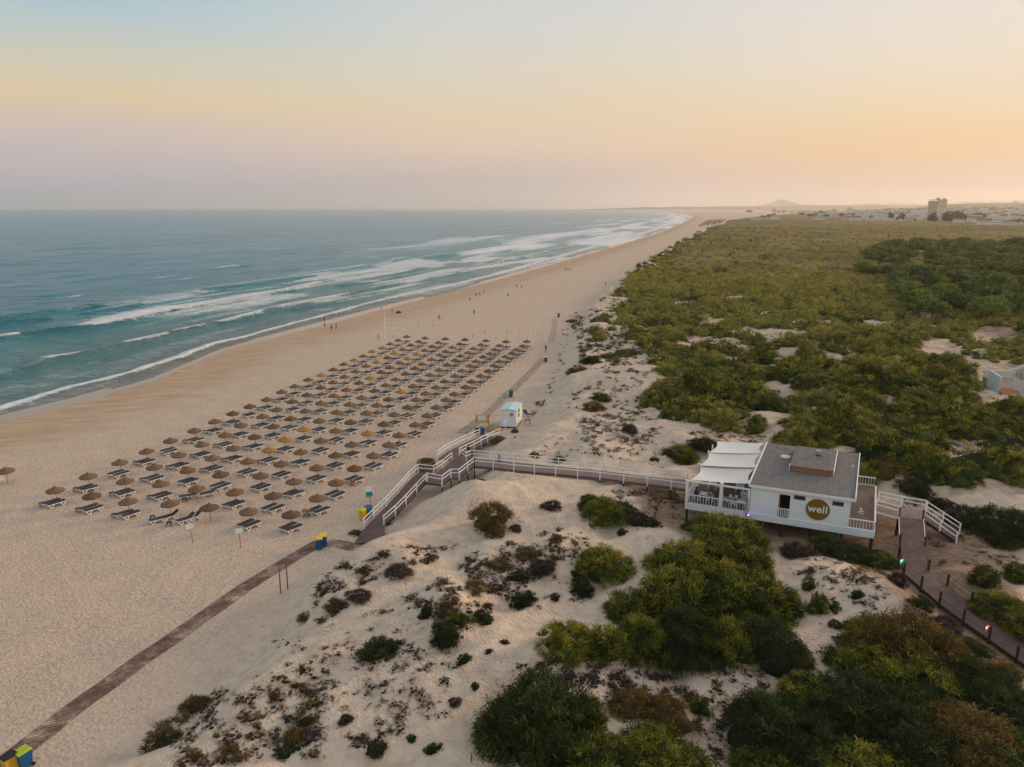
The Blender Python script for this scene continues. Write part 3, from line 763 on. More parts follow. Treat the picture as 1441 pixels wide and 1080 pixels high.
# --- brown walk to the right of the bar
bn = thing('boardwalk', 'brown sloping boardwalk with dark posts and ropes inland of the bar', 'boardwalk', (0, 0, 0))
L0 = [Vector((*at(p[0], p[1], z)[:2], z)) for p, z in BROWN_L]; R0 = [Vector((*at(p[0], p[1], z)[:2], z)) for p, z in BROWN_R]
slats(L0, R0, .14, .04, .018).build('deck', deckm, bn)
fm = MB(); beams(fm, L0, .18); beams(fm, R0, .18); fm.build('beam', darkpost, bn)
for side, ln in (('l', L0), ('r', R0)):
    pts = [ln[0]] + res(ln[1:3], 3.4) + res(ln[2:], 2.5)[1:]
    tops = []
    for q in pts:
        g = gz(q.x, q.y); top = q + Vector((0, 0, 1.0))
        MB().bar((q.x, q.y, g - .2), top, .13).build('post', darkpost, bn); tops.append(top)
    for h in (-.06, -.50):
        for a, b2 in zip(tops, tops[1:]):
            r = MB(); prev = a + Vector((0, 0, h))
            for k in range(1, 6):
                t = k / 5; q = a.lerp(b2, t) + Vector((0, 0, h - .10 * math.sin(math.pi * t))); r.cyl(prev, q, .026, n=5, cap=False); prev = q
            r.build('rope', rope, bn)
# platform + stairs + white rails
pf = [at(1232, 716, 3.4), at(1265, 728, 3.4), at(1298.6, 731.6, 3.4), at(1301, 721, 3.4), at(1236, 708, 3.4)]
pt = thing('entrance_platform', 'small boarded platform with white rails between the bar deck and stairs', 'platform', (0, 0, 0))
slats([at(1231, 718, 3.396), at(1264, 727.5, 3.396), at(1299, 731.6, 3.396)], [at(1236, 706, 3.396), at(1268, 713, 3.396), at(1302, 719, 3.396)], .13, .04, .015).build('deck', greydeck, pt)
fm = MB(); beams(fm, [at(1231, 718, 3.39), at(1264, 727.5, 3.39), at(1299, 731.6, 3.39)], .22); fm.build('beam', white, pt)
rail_run([at(1236, 706, 3.4), at(1268, 713, 3.4), at(1302, 719, 3.4)], parent=pt); rail_run([at(1231, 718, 3.4), at(1264, 727.5, 3.4)], parent=pt)
for q in (at(1264, 727.5, 3.4), at(1299, 731.6, 3.4), at(1302, 719, 3.4)):
    MB().bar((q.x, q.y, 1.2), (q.x, q.y, 3.2), .14).build('pile', darkpost, pt)
MB().bar(at(1265, 728, 3.9), at(1265.8, 752, 3.9), .05, .07).bar(at(1299.5, 731, 3.9), at(1302, 756, 3.6), .05, .07).build('hand_rail', white, pt)
st = thing('stairs', 'wooden stairs with white handrails going down to the sand right of the platform', 'stairs', (0, 0, 0))
s0a, s0b = at(1300, 731, 3.3), at(1303, 720, 3.3); e = on(1345, 765); e2 = on(1349, 755); e.z += .1; e2.z = e.z
n = 11; treads = MB()
for k in range(n):
    a = s0a.lerp(e, k / n); a2 = s0a.lerp(e, (k + .85) / n); c0 = s0b.lerp(e2, k / n); c1 = s0b.lerp(e2, (k + .85) / n)
    z = a.z; treads.add([(p_.x, p_.y, zz) for zz in (z, z - .05) for p_ in (a, c0, c1, a2)], [(0, 1, 2, 3), (7, 6, 5, 4), (0, 4, 5, 1), (1, 5, 6, 2), (2, 6, 7, 3), (3, 7, 4, 0)])
treads.build('tread', deckm, st)
MB().bar(s0a - Vector((0, 0, .15)), e - Vector((0, 0, .02)), .06, .26).build('stringer', darkpost, st); MB().bar(s0b - Vector((0, 0, .15)), e2 - Vector((0, 0, .02)), .06, .26).build('stringer', darkpost, st)
for a, b2 in ((s0a, e), (s0b, e2)):
    rail_run([a, a.lerp(b2, .5), b2], rails=(1.0, .55), below=.1, parent=st)
# little lamps on the walks
for px, py, z, colr, lb, hh_ in [(1268.5, 790, 2.4, (.02, 1, .35), 'small green lamp on the first corner post of the brown boardwalk', .9), (1388.5, 884, 1.85, (1, .09, .02), 'small red lamp on a post of the brown boardwalk', 1.0),
                                 (1053, 725, 3.5, (.22, .08, 1), 'small violet lamp at the foot of the bar wall', 0), ]:
    q = at(px, py, z + hh_)
    lo_ = thing('lamp', lb, 'lamp', q)
    MB().lathe([(0, -.06), (.045, -.03), (.055, .02), (.03, .07), (0, .08)], 10).build('bulb', glow('lamp_' + lb.split()[1], colr, 14), lo_, (0, 0, .0))
    MB().bar((0, .03, -.30), (0, .03, .14), .04).bar((.0, 0, .13), (.16, 0, .15), .10, .07).build('bracket', simple('lamp_grey', (.6, .62, .62), .4), lo_)
    pl = bpy.data.lights.new('glow', 'POINT'); pl.energy = 2.5; pl.color = colr; pl.shadow_soft_size = .08
    po = bpy.data.objects.new('glow', pl); COL.objects.link(po); po.parent = lo_; po.location = (0, -.14, .02)
    
# ================================================================== THE BEACH BAR
def HB(mb, u0, u1, v0, v1, z0, z1): return mb.box(u0, u1, v0, v1, z0, z1, lambda u, v, z: hut(u, v, z))
def HV(u, v, z): return hut(u, v, z)
FZ = 3.5; WU0, WU1, WV1 = 6.0, 14.6, 11.4
clad, nt, b = newmat('white_cladding'); v = pos(nt)
sz = N(nt, 'ShaderNodeSeparateXYZ'); nt.links.new(v, sz.inputs[0])
ln = math_(nt, 'FRACT', math_(nt, 'MULTIPLY', sz.outputs['Z'], 5.5)); g = math_(nt, 'LESS_THAN', ln, .1)
c = mix(nt, math_(nt, 'MULTIPLY', g, .25), ramp(nt, noise(nt, v, .8, 3), [(.3, (.80, .85, .86)), (.7, (.88, .91, .91))]), (.42, .48, .50))
nt.links.new(c, b.inputs['Base Color']); b.inputs['Roughness'].default_value = .55
felt, nt, b = newmat('roof_felt'); v = pos(nt)
mp = N(nt, 'ShaderNodeMapping'); nt.links.new(v, mp.inputs[0]); mp.inputs['Rotation'].default_value = (0, 0, math.atan2(.389, .921))
sz = N(nt, 'ShaderNodeSeparateXYZ'); nt.links.new(mp.outputs[0], sz.inputs[0])
fx = math_(nt, 'FRACT', math_(nt, 'MULTIPLY', sz.outputs['X'], 1.0)); seam = math_(nt, 'LESS_THAN', fx, .035)
cell = N(nt, 'ShaderNodeTexWhiteNoise', noise_dimensions='1D'); nt.links.new(math_(nt, 'FLOOR', sz.outputs['X']), cell.inputs['W'])
fy = math_(nt, 'FRACT', math_(nt, 'ADD', math_(nt, 'MULTIPLY', sz.outputs['Y'], .23), cell.outputs[0])); seam2 = math_(nt, 'LESS_THAN', fy, .014)
base = ramp(nt, noise(nt, v, 1.2, 5, .7), [(.3, (.13, .12, .115)), (.6, (.19, .175, .165)), (.8, (.26, .235, .215))])
c = mix(nt, math_(nt, 'MULTIPLY', math_(nt, 'MAXIMUM', seam, seam2), .65), base, (.05, .047, .046))
nt.links.new(c, b.inputs['Base Color']); b.inputs['Roughness'].default_value = .85
nt.links.new(bump(nt, noise(nt, v, 14, 3), .4, .02), b.inputs['Normal'])
bar = thing('beach_bar', 'white wooden beach bar on stilts with a grey felt roof and round sign', 'beach bar', (0, 0, 0))
# deck
d_ = MB()
for k in range(int(16.8 / .15)):
    u = .02 + k * .15
    v1 = 12.2
    HB(d_, u, u + .138, .06, v1, FZ - .05, FZ)
d_.build('deck', deckm, bar)
fs = MB()
for k in range(4): HB(fs, -.04, 16.86, -.03 - .008 * (k % 2), .05, FZ - .62 + k * .17, FZ - .62 + k * .17 + .16)
fs.build('fascia', clad, bar)
HB(MB(), -.06, .0, .06, 12.2, FZ - .4, FZ + .02).build('fascia', white, bar); HB(MB(), 16.83, 16.89, .06, 12.2, FZ - .45, FZ + .02).build('fascia', white, bar)
for u in (.1, 3.2, 6.2, 9.0, 11.6, 14.2, 16.7):
    for v_ in (.25, 4.0, 8.0, 12.0):
        q = hut(u, v_); MB().bar((q.x, q.y, gz(q.x, q.y) - .2), (q.x, q.y, FZ - .06), .2).build('stilt', darkpost, bar)
    HB(MB(), u - .08, u + .08, .1, 12.1, FZ - .28, FZ - .055).build('joist', darkpost, bar)
HB(MB(), 13.2, 13.9, .7, 1.3, 1.3, FZ - .3).build('water_tank', simple('teal_plastic', (.02, .10, .12), .5), bar)
# walls, with a real doorway and real window openings in the front
EZ = 6.32   # eave height at the front; roof rises to the back
def roofz(v): return EZ + .03 + v * .045
DO = (8.55, 9.55, FZ, 5.85); W1 = (9.85, 10.85, 5.55, 5.97); W2 = (13.15, 14.1, 5.5, 5.92)
wl_ = MB()
segs = [(WU0, DO[0], FZ, EZ), (DO[0], DO[1], DO[3], EZ), (DO[1], W1[0], FZ, EZ), (W1[0], W1[1], FZ, W1[2]), (W1[0], W1[1], W1[3], EZ), (W1[1], W2[0], FZ, EZ), (W2[0], W2[1], FZ, W2[2]), (W2[0], W2[1], W2[3], EZ), (W2[1], WU1, FZ, EZ)]
for a, b2, z0, z1 in segs: HB(wl_, a, b2, .02, .16, z0, z1)
wl_.build('front_wall', clad, bar)
HB(MB(), WU1 - .14, WU1, .16, WV1, FZ, EZ + .02).build('side_wall', clad, bar)
HB(MB(), WU0, WU0 + .14, .16, WV1, FZ, EZ + .02).build('side_wall', clad, bar)
HB(MB(), WU0, WU1, WV1, WV1 + .14, FZ, EZ + .4).build('rear_wall', clad, bar)
HB(MB(), WU1 + .003, WU1 + .08, .0, .12, FZ, EZ).build('corner_board', white, bar)
dfr = MB(); HB(dfr, DO[0] - .07, DO[0], -.0, .17, FZ, DO[3] + .07); HB(dfr, DO[1], DO[1] + .07, -.0, .17, FZ, DO[3] + .07); HB(dfr, DO[0], DO[1], 0, .17, DO[3], DO[3] + .07)
dfr = dfr.build('door_frame', white, bar)
HB(MB(), DO[0] + .01, DO[0] + .06, .2, 1.05, FZ + .02, DO[3] - .02).build('door', simple('yellow_door', (.55, .42, .10), .6), bar)
gl, nt, b = newmat('dark_glass'); b.inputs['Base Color'].default_value = (.03, .05, .06, 1); b.inputs['Roughness'].default_value = .12
for q in (W1, W2):
    fr = MB(); HB(fr, q[0], q[1], -.01, .05, q[2], q[2] + .06); HB(fr, q[0], q[1], -.01, .05, q[3] - .06, q[3]); HB(fr, q[0], q[0] + .06, -.01, .05, q[2] + .06, q[3] - .06); HB(fr, q[1] - .06, q[1], -.01, .05, q[2] + .06, q[3] - .06)
    f_ = fr.build('window', simple('window_brown', (.20, .11, .09), .6), bar); HB(MB(), q[0] + .06, q[1] - .06, .03, .045, q[2] + .06, q[3] - .06).build('pane', gl, f_)
dr = MB()
for k in range(6): u = DO[0] + .05 + k * .17; HB(dr, u, u + .07, -.05, -.015, FZ + .02, FZ + .9)
HB(dr, DO[0] - .05, DO[1] + .05, -.06, -.005, FZ + .9, FZ + .98); dr.build('door_guard', white, bar)
# roof slab
def slab(mb, u0, u1, v0, v1, lo, hi, f=roofz):
    vs = [hut(u, v_, f(v_) + z) for z in (lo, hi) for v_ in (v0, v1) for u in (u0, u1)]
    return mb.add(vs, [(0, 2, 3, 1), (4, 5, 7, 6), (0, 1, 5, 4), (2, 6, 7, 3), (0, 4, 6, 2), (1, 3, 7, 5)])
rf = slab(MB(), WU0 - .12, WU1 + .35, -.22, WV1 + .3, 0, .16).build('roof', felt, bar)
slab(MB(), WU1 + .353, WU1 + .46, -.3, WV1 + .33, -.12, .26).build('roof_edge', white, bar)
slab(MB(), WU0 - .23, WU0 - .123, -.3, WV1 + .33, -.05, .30).build('roof_edge', white, bar)
slab(MB(), WU0 - .12, WU1 + .35, -.30, -.223, -.10, .14).build('roof_edge', clad, bar)
# raised box on the roof
bx = slab(MB(), 9.0, 12.75, 4.6, 10.2, .16, .62); bx = bx.build('roof_box', simple('orange_board', (.40, .14, .065), .7), bar)
slab(MB(), 8.9, 12.85, 4.45, 10.35, .623, .72).build('box_roof', felt, bx)
slab(MB(), 12.853, 12.93, 4.4, 10.4, .30, .74).build('box_edge', white, bx); slab(MB(), 8.84, 8.897, 4.4, 5.0, .17, .72).build('box_edge', white, bx)
q = hut(11.2, 8.3, roofz(8.3) + .72)
vn = MB(); vn.cyl(q, q + Vector((0, 0, .28)), .12, n=10); vn.box(q.x - .24, q.x + .24, q.y - .2, q.y + .2, q.z + .28, q.z + .50); vn.build('roof_vent', simple('galvanised', (.36, .46, .50), .35, .1, metallic=.6), bar)
dk = MB(); random.seed(4)
for k in range(7):
    a = k * .9; l_ = random.uniform(.25, .6); dk.box(-.02, .02, 0, l_, 0, .02, lambda x, y, z: (q.x + math.cos(a) * y - math.sin(a) * x, q.y + math.sin(a) * y + math.cos(a) * x - .1, q.z + z + .004 + k * .003))
dk.build('flashing', darkpost, bar)
q = hut(8.15, 8.0, roofz(8.0) + .165)
MB().lathe([(0, .2), (.35, .18), (.52, .1), (.55, .03), (.50, 0)], 20, q).build('skylight', simple('cream_dome', (.74, .66, .54), .5), bar, smooth=True)
q = hut(14.5, 7.6, roofz(7.6) + .17); MB().cyl(q, q + Vector((0, 0, .15)), .07).build('roof_vent', white, bar)
# round sign with its word
gold = simple('gold_sign', (.21, .135, .012), .6, .05)
sg = MB(); n = 44; su, sz_ = 11.98, 4.86; sr = 1.03
vs = [];
for v_ in (-.045, .015):
    for k in range(n): t = 2 * math.pi * k / n; vs.append(hut(su + math.cos(t) * sr, v_, sz_ + math.sin(t) * sr))
sg.add(vs, [tuple(range(n)), tuple(range(2 * n - 1, n - 1, -1))] + [(k, k + n, (k + 1) % n + n, (k + 1) % n) for k in range(n)])
sgo = sg.build('sign_disc', gold, bar)
def lettering(txt, size, origin, ux, uz, mat, parent, off=.018, ext=.012):
    cu = bpy.data.curves.new('lettering', 'FONT'); cu.body = txt; cu.size = size; cu.align_x = 'CENTER'; cu.align_y = 'CENTER'; cu.offset = off * size; cu.extrude = ext
    cu.space_character = 1.06
    cu.materials.append(mat)
    o = bpy.data.objects.new('lettering', cu); COL.objects.link(o); o.parent = parent
    ux = Vector(ux).normalized(); uz = Vector(uz); n_ = ux.cross(uz).normalized()
    bpy.context.view_layer.update()
    me = bpy.data.meshes.new_from_object(o.evaluated_get(bpy.context.evaluated_depsgraph_get())); bpy.data.objects.remove(o)
    me.transform(Matrix(((ux.x, uz.x, n_.x, origin.x), (ux.y, uz.y, n_.y, origin.y), (ux.z, uz.z, n_.z, origin.z), (0, 0, 0, 1))))
    if not me.materials: me.materials.append(mat)
    return link('lettering', me, parent)
lettering('well', .98, hut(su, -.062, sz_ + .04), HX, (0, 0, 1), simple('letter_white', (.82, .82, .80), .6), sgo)
# terrace frame
fm = MB(); TH = 5.95
PW = .16
def post(u, v_, z1, w_=PW): return HB(MB(), u - w_ / 2, u + w_ / 2, v_ - w_ / 2, v_ + w_ / 2, FZ - .5, z1).build('post', white, bar)
post(.05, .0, TH, .24); post(3.3, -.02, TH + .25, .30); post(5.86, -.0, TH, .18)
for v_ in (2.6, 5.0, 7.4, 9.8, 12.0): post(.05, v_, TH - .35 if v_ in (2.6, 7.4) else TH)
post(5.86, 12.0, TH)
HB(MB(), .17, 3.15, -.06, .06, TH - .16, TH).build('frame_beam', white, bar); HB(MB(), 3.45, 5.77, -.06, .06, TH - .16, TH).build('frame_beam', white, bar)
def balu(A, B, n, top=.95, name='balustrade'):
    mb = MB(); A = Vector(A); B = Vector(B)
    mb.bar(A + Vector((0, 0, top)), B + Vector((0, 0, top)), .09, .07); mb.bar(A + Vector((0, 0, .10)), B + Vector((0, 0, .10)), .05, .06)
    o = mb.build(name, white, bar)
    for k in range(n):
        q = A.lerp(B, (k + .5) / n); MB().bar(q + Vector((0, 0, .13)), q + Vector((0, 0, top - .03)), .035, .085, HY).build('baluster', white, o)
balu(hut(.17, 0, FZ), hut(3.15, 0, FZ), 11); balu(hut(3.45, 0, FZ), hut(5.77, 0, FZ), 9)
for a, b2 in ((.1, 2.5), (2.7, 4.9), (7.5, 9.7), (9.9, 11.9)): balu(hut(.02, a, FZ), hut(.02, b2, FZ), 8)
balu(hut(.1, 12.05, FZ), hut(5.8, 12.05, FZ), 18)
balu(hut(WU1 + .1, .03, FZ), hut(16.8, .03, FZ), 8); balu(hut(16.82, .1, FZ), hut(16.82, 9.6, FZ), 30); balu(hut(WU1 + .1, 12.1, FZ), hut(16.8, 12.1, FZ), 8)
HB(MB(), .0, .1, 4.9, 5.1, FZ, TH + .1).build('post', white, bar)
# shade sails
canvas, nt, b = newmat('sail_canvas'); b.inputs['Base Color'].default_value = (.80, .76, .69, 1); b.inputs['Roughness'].default_value = .9
nt.links.new(bump(nt, noise(nt, pos(nt), 3, 3), .25, .05), b.inputs['Normal'])
def sail(corners, label):
    a, b2, c2, d2 = [Vector(q) for q in corners]; n = 16; vs = []
    for zz in (0, -.012):
        for i in range(n + 1):
            for j in range(n + 1):
                s_, t_ = i / n, j / n
                q = a.lerp(b2, s_).lerp(d2.lerp(c2, s_), t_)
                cen = (a + b2 + c2 + d2) / 4
                pin = .012 * (4 * s_ * (1 - s_)) * abs(2 * t_ - 1) ** 2 + .15 * (4 * t_ * (1 - t_)) * abs(2 * s_ - 1) ** 2
                q = q.lerp(cen, pin); q.z -= .16 * (4 * s_ * (1 - s_)) * (4 * t_ * (1 - t_)) + .05 * (4 * s_ * (1 - s_)) - zz
                vs.append(q)
    m2 = (n + 1) ** 2; fs_ = []
    for i in range(n):
        for j in range(n):
            k = i * (n + 1) + j; fs_.append((k, k + n + 1, k + n + 2, k + 1)); fs_.append((m2 + k, m2 + k + 1, m2 + k + n + 2, m2 + k + n + 1))
    me = bpy.data.meshes.new('shade_sail'); me.from_pydata(vs, [], fs_); me.update(); me.polygons.foreach_set('use_smooth', [True] * len(me.polygons)); me.materials.append(canvas)
    tag(link('shade_sail', me), label, 'shade sail', 'cream shade sails over the bar terrace')
sail([hut(.25, .25, TH - .02), hut(5.85, .2, EZ + .06), hut(5.8, 4.3, EZ + .30), hut(.2, 4.75, TH - .05)], 'near cream shade sail stretched over the front of the terrace')
sail([hut(.2, 4.3, TH + .12), hut(5.8, 3.9, EZ + .48), hut(5.8, 8.4, EZ + .60), hut(.2, 9.0, TH + .16)], 'middle cream shade sail over the terrace')
sail([hut(.3, 8.5, TH + .22), hut(5.8, 8.0, EZ + .66), hut(5.5, 12.4, EZ + .45), hut(.3, 12.9, TH + .2)], 'far cream shade sail over the back of the terrace')
# tables, chairs and people on the terrace
def table(u, v_, lb, cl=True):
    q = hut(u, v_, FZ); o = thing('table', lb, 'table', q, math.atan2(HX.y, HX.x), 'white tables on the bar terrace')
    MB().box(-.42, .42, -.42, .42, .70, .745).build('table_top', white, o)
    for a in (-.36, .36):
        for b3 in (-.36, .36): MB().box(a - .03, a + .03, b3 - .03, b3 + .03, 0, .70).build('leg', white, o)
    return o
def chair(u, v_, rz, lb):
    q = hut(u, v_, FZ); o = thing('chair', lb, 'chair', q, math.atan2(HX.y, HX.x) + rz, 'white chairs on the bar terrace')
    MB().box(-.23, .23, -.23, .23, .42, .46).build('seat', white, o); MB().box(-.23, .23, .20, .24, .46, .88).build('backrest', white, o)
    for a in (-.2, .2):
        for b3 in (-.2, .2): MB().box(a - .02, a + .02, b3 - .02, b3 + .02, 0, .42).build('leg', white, o)
for u, v_, nm in ((1.4, 1.4, 'seaward front white table where two people sit'), (4.2, 1.8, 'white table in the middle of the terrace'), (5.1, .75, 'white table nearest the bar wall with one person'), (1.6, 4.6, 'white table under the middle sail by the seaward rail'), (4.3, 5.0, 'white table under the middle sail by the wall'), (5.1, 3.1, 'white table beside the wall behind the front row')):
    table(u, v_, nm)
for u, v_, r_, nm in ((3.45, 1.8, math.pi / 2, 'white chair seaward of the middle terrace table'), (4.95, 1.9, -math.pi / 2, 'white chair inland of the middle terrace table'), (5.2, 2.3, math.pi, 'white chair before the table beside the wall'), (2.3, 4.6, -math.pi / 2, 'white chair at the seaward table under the middle sail'), (.65, 1.4, math.pi / 2, 'white chair at the front corner of the terrace'), (2.1, 1.4, -math.pi / 2, 'white chair inland of the seaward front table'), (4.35, .75, math.pi / 2, 'white chair seaward of the table nearest the wall')):
    chair(u, v_, r_, nm)
q = hut(15.6, 4.2, FZ); o = thing('bicycle_rack', 'small white metal rack lying on the side deck of the bar', 'rack', q)
MB().bar((-.3, 0, .05), (.3, .1, .05), .05).bar((.0, 0, .05), (.1, .35, .4), .04).bar((-.2, -.4, .04), (.15, -.35, .04), .05).bar((.1, .35, .4), (.3, .1, .05), .04).build('frame', white, o)
# pink folded cloth at the end of the terrace
q = hut(5.82, -.12, FZ - .25); tag(MB().lathe([(.02, 1.8), (.06, 1.2), (.13, .4), (.16, 0), (.0, 0)], 10, q, .08).build('furled_curtain', simple('pink_cloth', (.55, .36, .36), .9)), 'pale pink furled curtain hanging at the corner of the bar wall', 'curtain')
# ================================================================== SMALL THINGS ON THE BEACH
blue = simple('blue_plastic', (.012, .10, .27), .45, .1); yellow = simple('yellow_lid', (.72, .55, .03), .5, .1); lime = simple('lime_lid', (.42, .52, .02), .5); dark = simple('black_plastic', (.015, .015, .018), .5)
green = simple('green_plastic', (.02, .20, .06), .5); teal = simple('teal_bin', (.01, .16, .24), .5); ybin = simple('yellow_bin', (.72, .42, .03), .5)
redp = simple('red_post', (.45, .06, .03), .6); amber = simple('amber_wood', (.50, .26, .10), .7, .15)
def wbin(px, py, body, lid, lb, rz=0, s_=1.0, grp='wheeled bins along the beach paths'):
    q = on(px, py); o = thing('wheeled_bin', lb, 'bin', q, rz, grp); o.scale = (s_, s_, s_)
    mb = MB(); c0 = [(-.24, -.26, .08), (.24, -.26, .08), (.24, .26, .08), (-.24, .26, .08)]; c1 = [(-.29, -.35, 1.0), (.29, -.35, 1.0), (.29, .33, 1.0), (-.29, .33, 1.0)]
    mb.add(c0 + c1, [(3, 2, 1, 0), (4, 5, 6, 7), (0, 1, 5, 4), (1, 2, 6, 5), (2, 3, 7, 6), (3, 0, 4, 7)]); mb.box(-.31, .31, -.37, -.34, .93, 1.0); mb.box(-.05, .05, -.31, -.27, .3, .8)
    mb.build('body', body, o)
    l = MB(); l.add([(-.31, -.38, 1.003), (.31, -.38, 1.003), (.31, .36, 1.003), (-.31, .36, 1.003), (-.27, -.34, 1.08), (.27, -.34, 1.08), (.27, .30, 1.12), (-.27, .30, 1.12)],
        [(3, 2, 1, 0), (4, 5, 6, 7), (0, 1, 5, 4), (1, 2, 6, 5), (2, 3, 7, 6), (3, 0, 4, 7)]); l.build('lid', lid, o)
    MB().bar((-.26, .40, .98), (.26, .40, .98), .04).bar((-.26, .33, .98), (-.26, .40, .98), .04).bar((.26, .33, .98), (.26, .40, .98), .04).build('handle', body, o)
    for x in (-.27, .27): MB().cyl((x - .03, .27, .1), (x + .03, .27, .1), .1, n=12).build('wheel', dark, o)
    return o
wbin(449.5, 773, blue, yellow, 'nearer blue bin with yellow lid where the slatted path turns', .3, 1.15)
wbin(455.5, 769, blue, yellow, 'farther blue bin with yellow lid where the slatted path turns', .3, 1.15)
wbin(511.5, 731, ybin, yellow, 'yellow bin against the rail at the foot of the ramp', -.5, 1.1)
wbin(518, 728, teal, blue, 'dark teal bin behind the yellow bin at the foot of the ramp', -.5, 1.15)
wbin(671.5, 610.5, blue, lime, 'blue bin with lime lid left of its pair near the notice board', .2, 1.0)
wbin(679, 612, blue, blue, 'blue bin with blue lid right of its pair near the notice board', .2, 1.0)
wbin(719, 559, blue, green, 'blue bin with dark green lid beside the slatted path halfway up the parasols', .1, 1.15)
wbin(768, 510, blue, yellow, 'blue bin below the person at the far end of the slatted path', .1, 1.1)
wbin(786, 447, blue, dark, 'lone distant blue bin by the dune foot past the parasols', .1, 1.1)
wbin(36, 1079, blue, lime, 'big blue bin with lime lid beside the near end of the slatted path', -.5, 1.1)
wbin(17, 1086, ybin, dark, 'yellow bin with black lid beside the near end of the slatted path', -.5, 1.1)

def signpost(px, py, lb, h=2.0, tilt=0.0, rz=.3):
    q = on(px, py); o = thing('sign_post', lb, 'sign', q, rz, 'white signs on red posts'); o.rotation_euler = (0, tilt, rz)
    MB().cyl((0, 0, -.2), (0, 0, h), .035, n=8).build('post', redp, o)
    vs = []; n = 20
    for y in (-.03, -.05):
        for k in range(n): t = 2 * math.pi * k / n; vs.append((math.copysign(abs(math.cos(t)) ** .6, math.cos(t)) * .36, y, h + .05 + math.copysign(abs(math.sin(t)) ** .6, math.sin(t)) * .26))
    MB().add(vs, [tuple(range(n)), tuple(range(2 * n - 1, n - 1, -1))] + [(k, k + n, (k + 1) % n + n, (k + 1) % n) for k in range(n)]).build('panel', white, o)
signpost(272, 764, 'white sign leaning on a red post behind the raised pair of sunbeds', 1.75, -.10, .5)
signpost(339, 771, 'white sign on an upright red post right of the leaning one', 1.75, -.02, .5)
for px, py, lb in ((395, 835, 'seaward of two bare wooden posts beside the slatted path'), (405, 829, 'dune-side one of two bare wooden posts beside the slatted path')):
    q = on(px, py); o = tag(MB().cyl((0, 0, -.3), (.03, .02, 2.35), .055, .05, 9).build('wooden_post', simple('post_wood', (.17, .10, .055), .8, .2), None, q), lb, 'post', 'pair of posts beside the path')
# green tall sign by the ramp
q = on(523, 722); o = thing('sign_post', 'tall leaning post with a white, teal and green notice by the ramp', 'sign', q, .1); o.rotation_euler = (0, -.07, .1)
MB().cyl((0, 0, 0), (0, 0, 3.0), .04).build('post', simple('grey_pole', (.22, .20, .20), .6), o)
MB().box(-.36, .36, -.06, -.03, 2.45, 3.05).build('panel', white, o); MB().box(-.36, .36, -.063, -.03, 2.12, 2.447).build('panel', simple('teal_panel', (.01, .30, .30), .5), o); MB().box(-.36, .36, -.06, -.03, 1.9, 2.117).build('panel', simple('green_panel', (.05, .42, .06), .5), o)
# notice board near the kiosk
q = on(679, 604); o = thing('notice_board', 'wooden notice board with white sheet near the white kiosk', 'notice board', q, .12)
MB().bar((-.95, 0, -.2), (-.95, 0, 2.35), .14).build('post', amber, o); MB().bar((.95, 0, -.2), (.95, 0, 2.35), .14).build('post', amber, o)
MB().box(-.87, .87, -.04, .04, .95, 2.2).build('board', simple('tan_board', (.60, .38, .19), .7), o); MB().box(-.65, .5, -.06, -.043, 1.35, 2.1).build('notice', simple('notice_paper', (.72, .74, .72), .6), o)
MB().bar((.95, .1, 1.9), (3.2, .6, 1.85), .05).build('cross_bar', amber, o)
# kiosk
ko = on(704.5, 602.5); kb = on(727, 603); kx = (kb - ko); kx.z = 0; kx.normalize(); ky = Vector((.225, .974, 0)); KZ = min(gz(ko.x, ko.y), gz(kb.x, kb.y)) + .12
kk = thing('kiosk', 'small white plank kiosk with round golden signs beside the boardwalk', 'kiosk', (0, 0, 0))
def KB(mb, u0, u1, v0, v1, z0, z1): return mb.box(u0, u1, v0, v1, z0, z1, lambda u, v, z: ko + kx * u + ky * v - Vector((0, 0, ko.z)) + Vector((0, 0, KZ + z)))
plank, nt, b = newmat('white_planks'); v = pos(nt); sz = N(nt, 'ShaderNodeSeparateXYZ'); nt.links.new(v, sz.inputs[0])
g = math_(nt, 'LESS_THAN', math_(nt, 'FRACT', math_(nt, 'MULTIPLY', math_(nt, 'ADD', sz.outputs['X'], sz.outputs['Y']), 4.0)), .12)
nt.links.new(mix(nt, math_(nt, 'MULTIPLY', g, .35), (.72, .77, .80), (.40, .46, .50)), b.inputs['Base Color']); b.inputs['Roughness'].default_value = .6
KW, KD = 2.35, 4.1
bm_ = MB()
tp = lambda u: 2.62 + .16 * (1 - abs(u / KW - .5) * 2)
for u0, u1, v0, v1 in ((0, KW, 0, .08), (0, KW, KD - .08, KD), (0, .08, .08, KD - .08), (KW - .08, KW, .08, KD - .08)): KB(bm_, u0, u1, v0, v1, .1, 2.62)
bm_.build('wall', plank, kk)
rfm = MB(); P_ = lambda u, v_, z: ko + kx * u + ky * v_ + Vector((0, 0, KZ - ko.z + z))
for a, b2 in ((-.12, KW / 2), (KW / 2, KW + .12)):
    za, zb = (2.6, 2.86) if a < 0 else (2.86, 2.6)
    rfm.add([P_(a, -.15, za), P_(b2, -.15, zb), P_(b2, KD + .15, zb), P_(a, KD + .15, za), P_(a, -.15, za + .07), P_(b2, -.15, zb + .07), P_(b2, KD + .15, zb + .07), P_(a, KD + .15, za + .07)], [(3, 2, 1, 0), (4, 5, 6, 7), (0, 1, 5, 4), (1, 2, 6, 5), (2, 3, 7, 6), (3, 0, 4, 7)])
rfm.add([P_(.0, -.0, 2.6), P_(KW, 0, 2.6), P_(KW / 2, 0, 2.85), P_(.0, .07, 2.6), P_(KW, .07, 2.6), P_(KW / 2, .07, 2.85)], [(0, 1, 2), (5, 4, 3), (0, 3, 4, 1), (1, 4, 5, 2), (2, 5, 3, 0)])
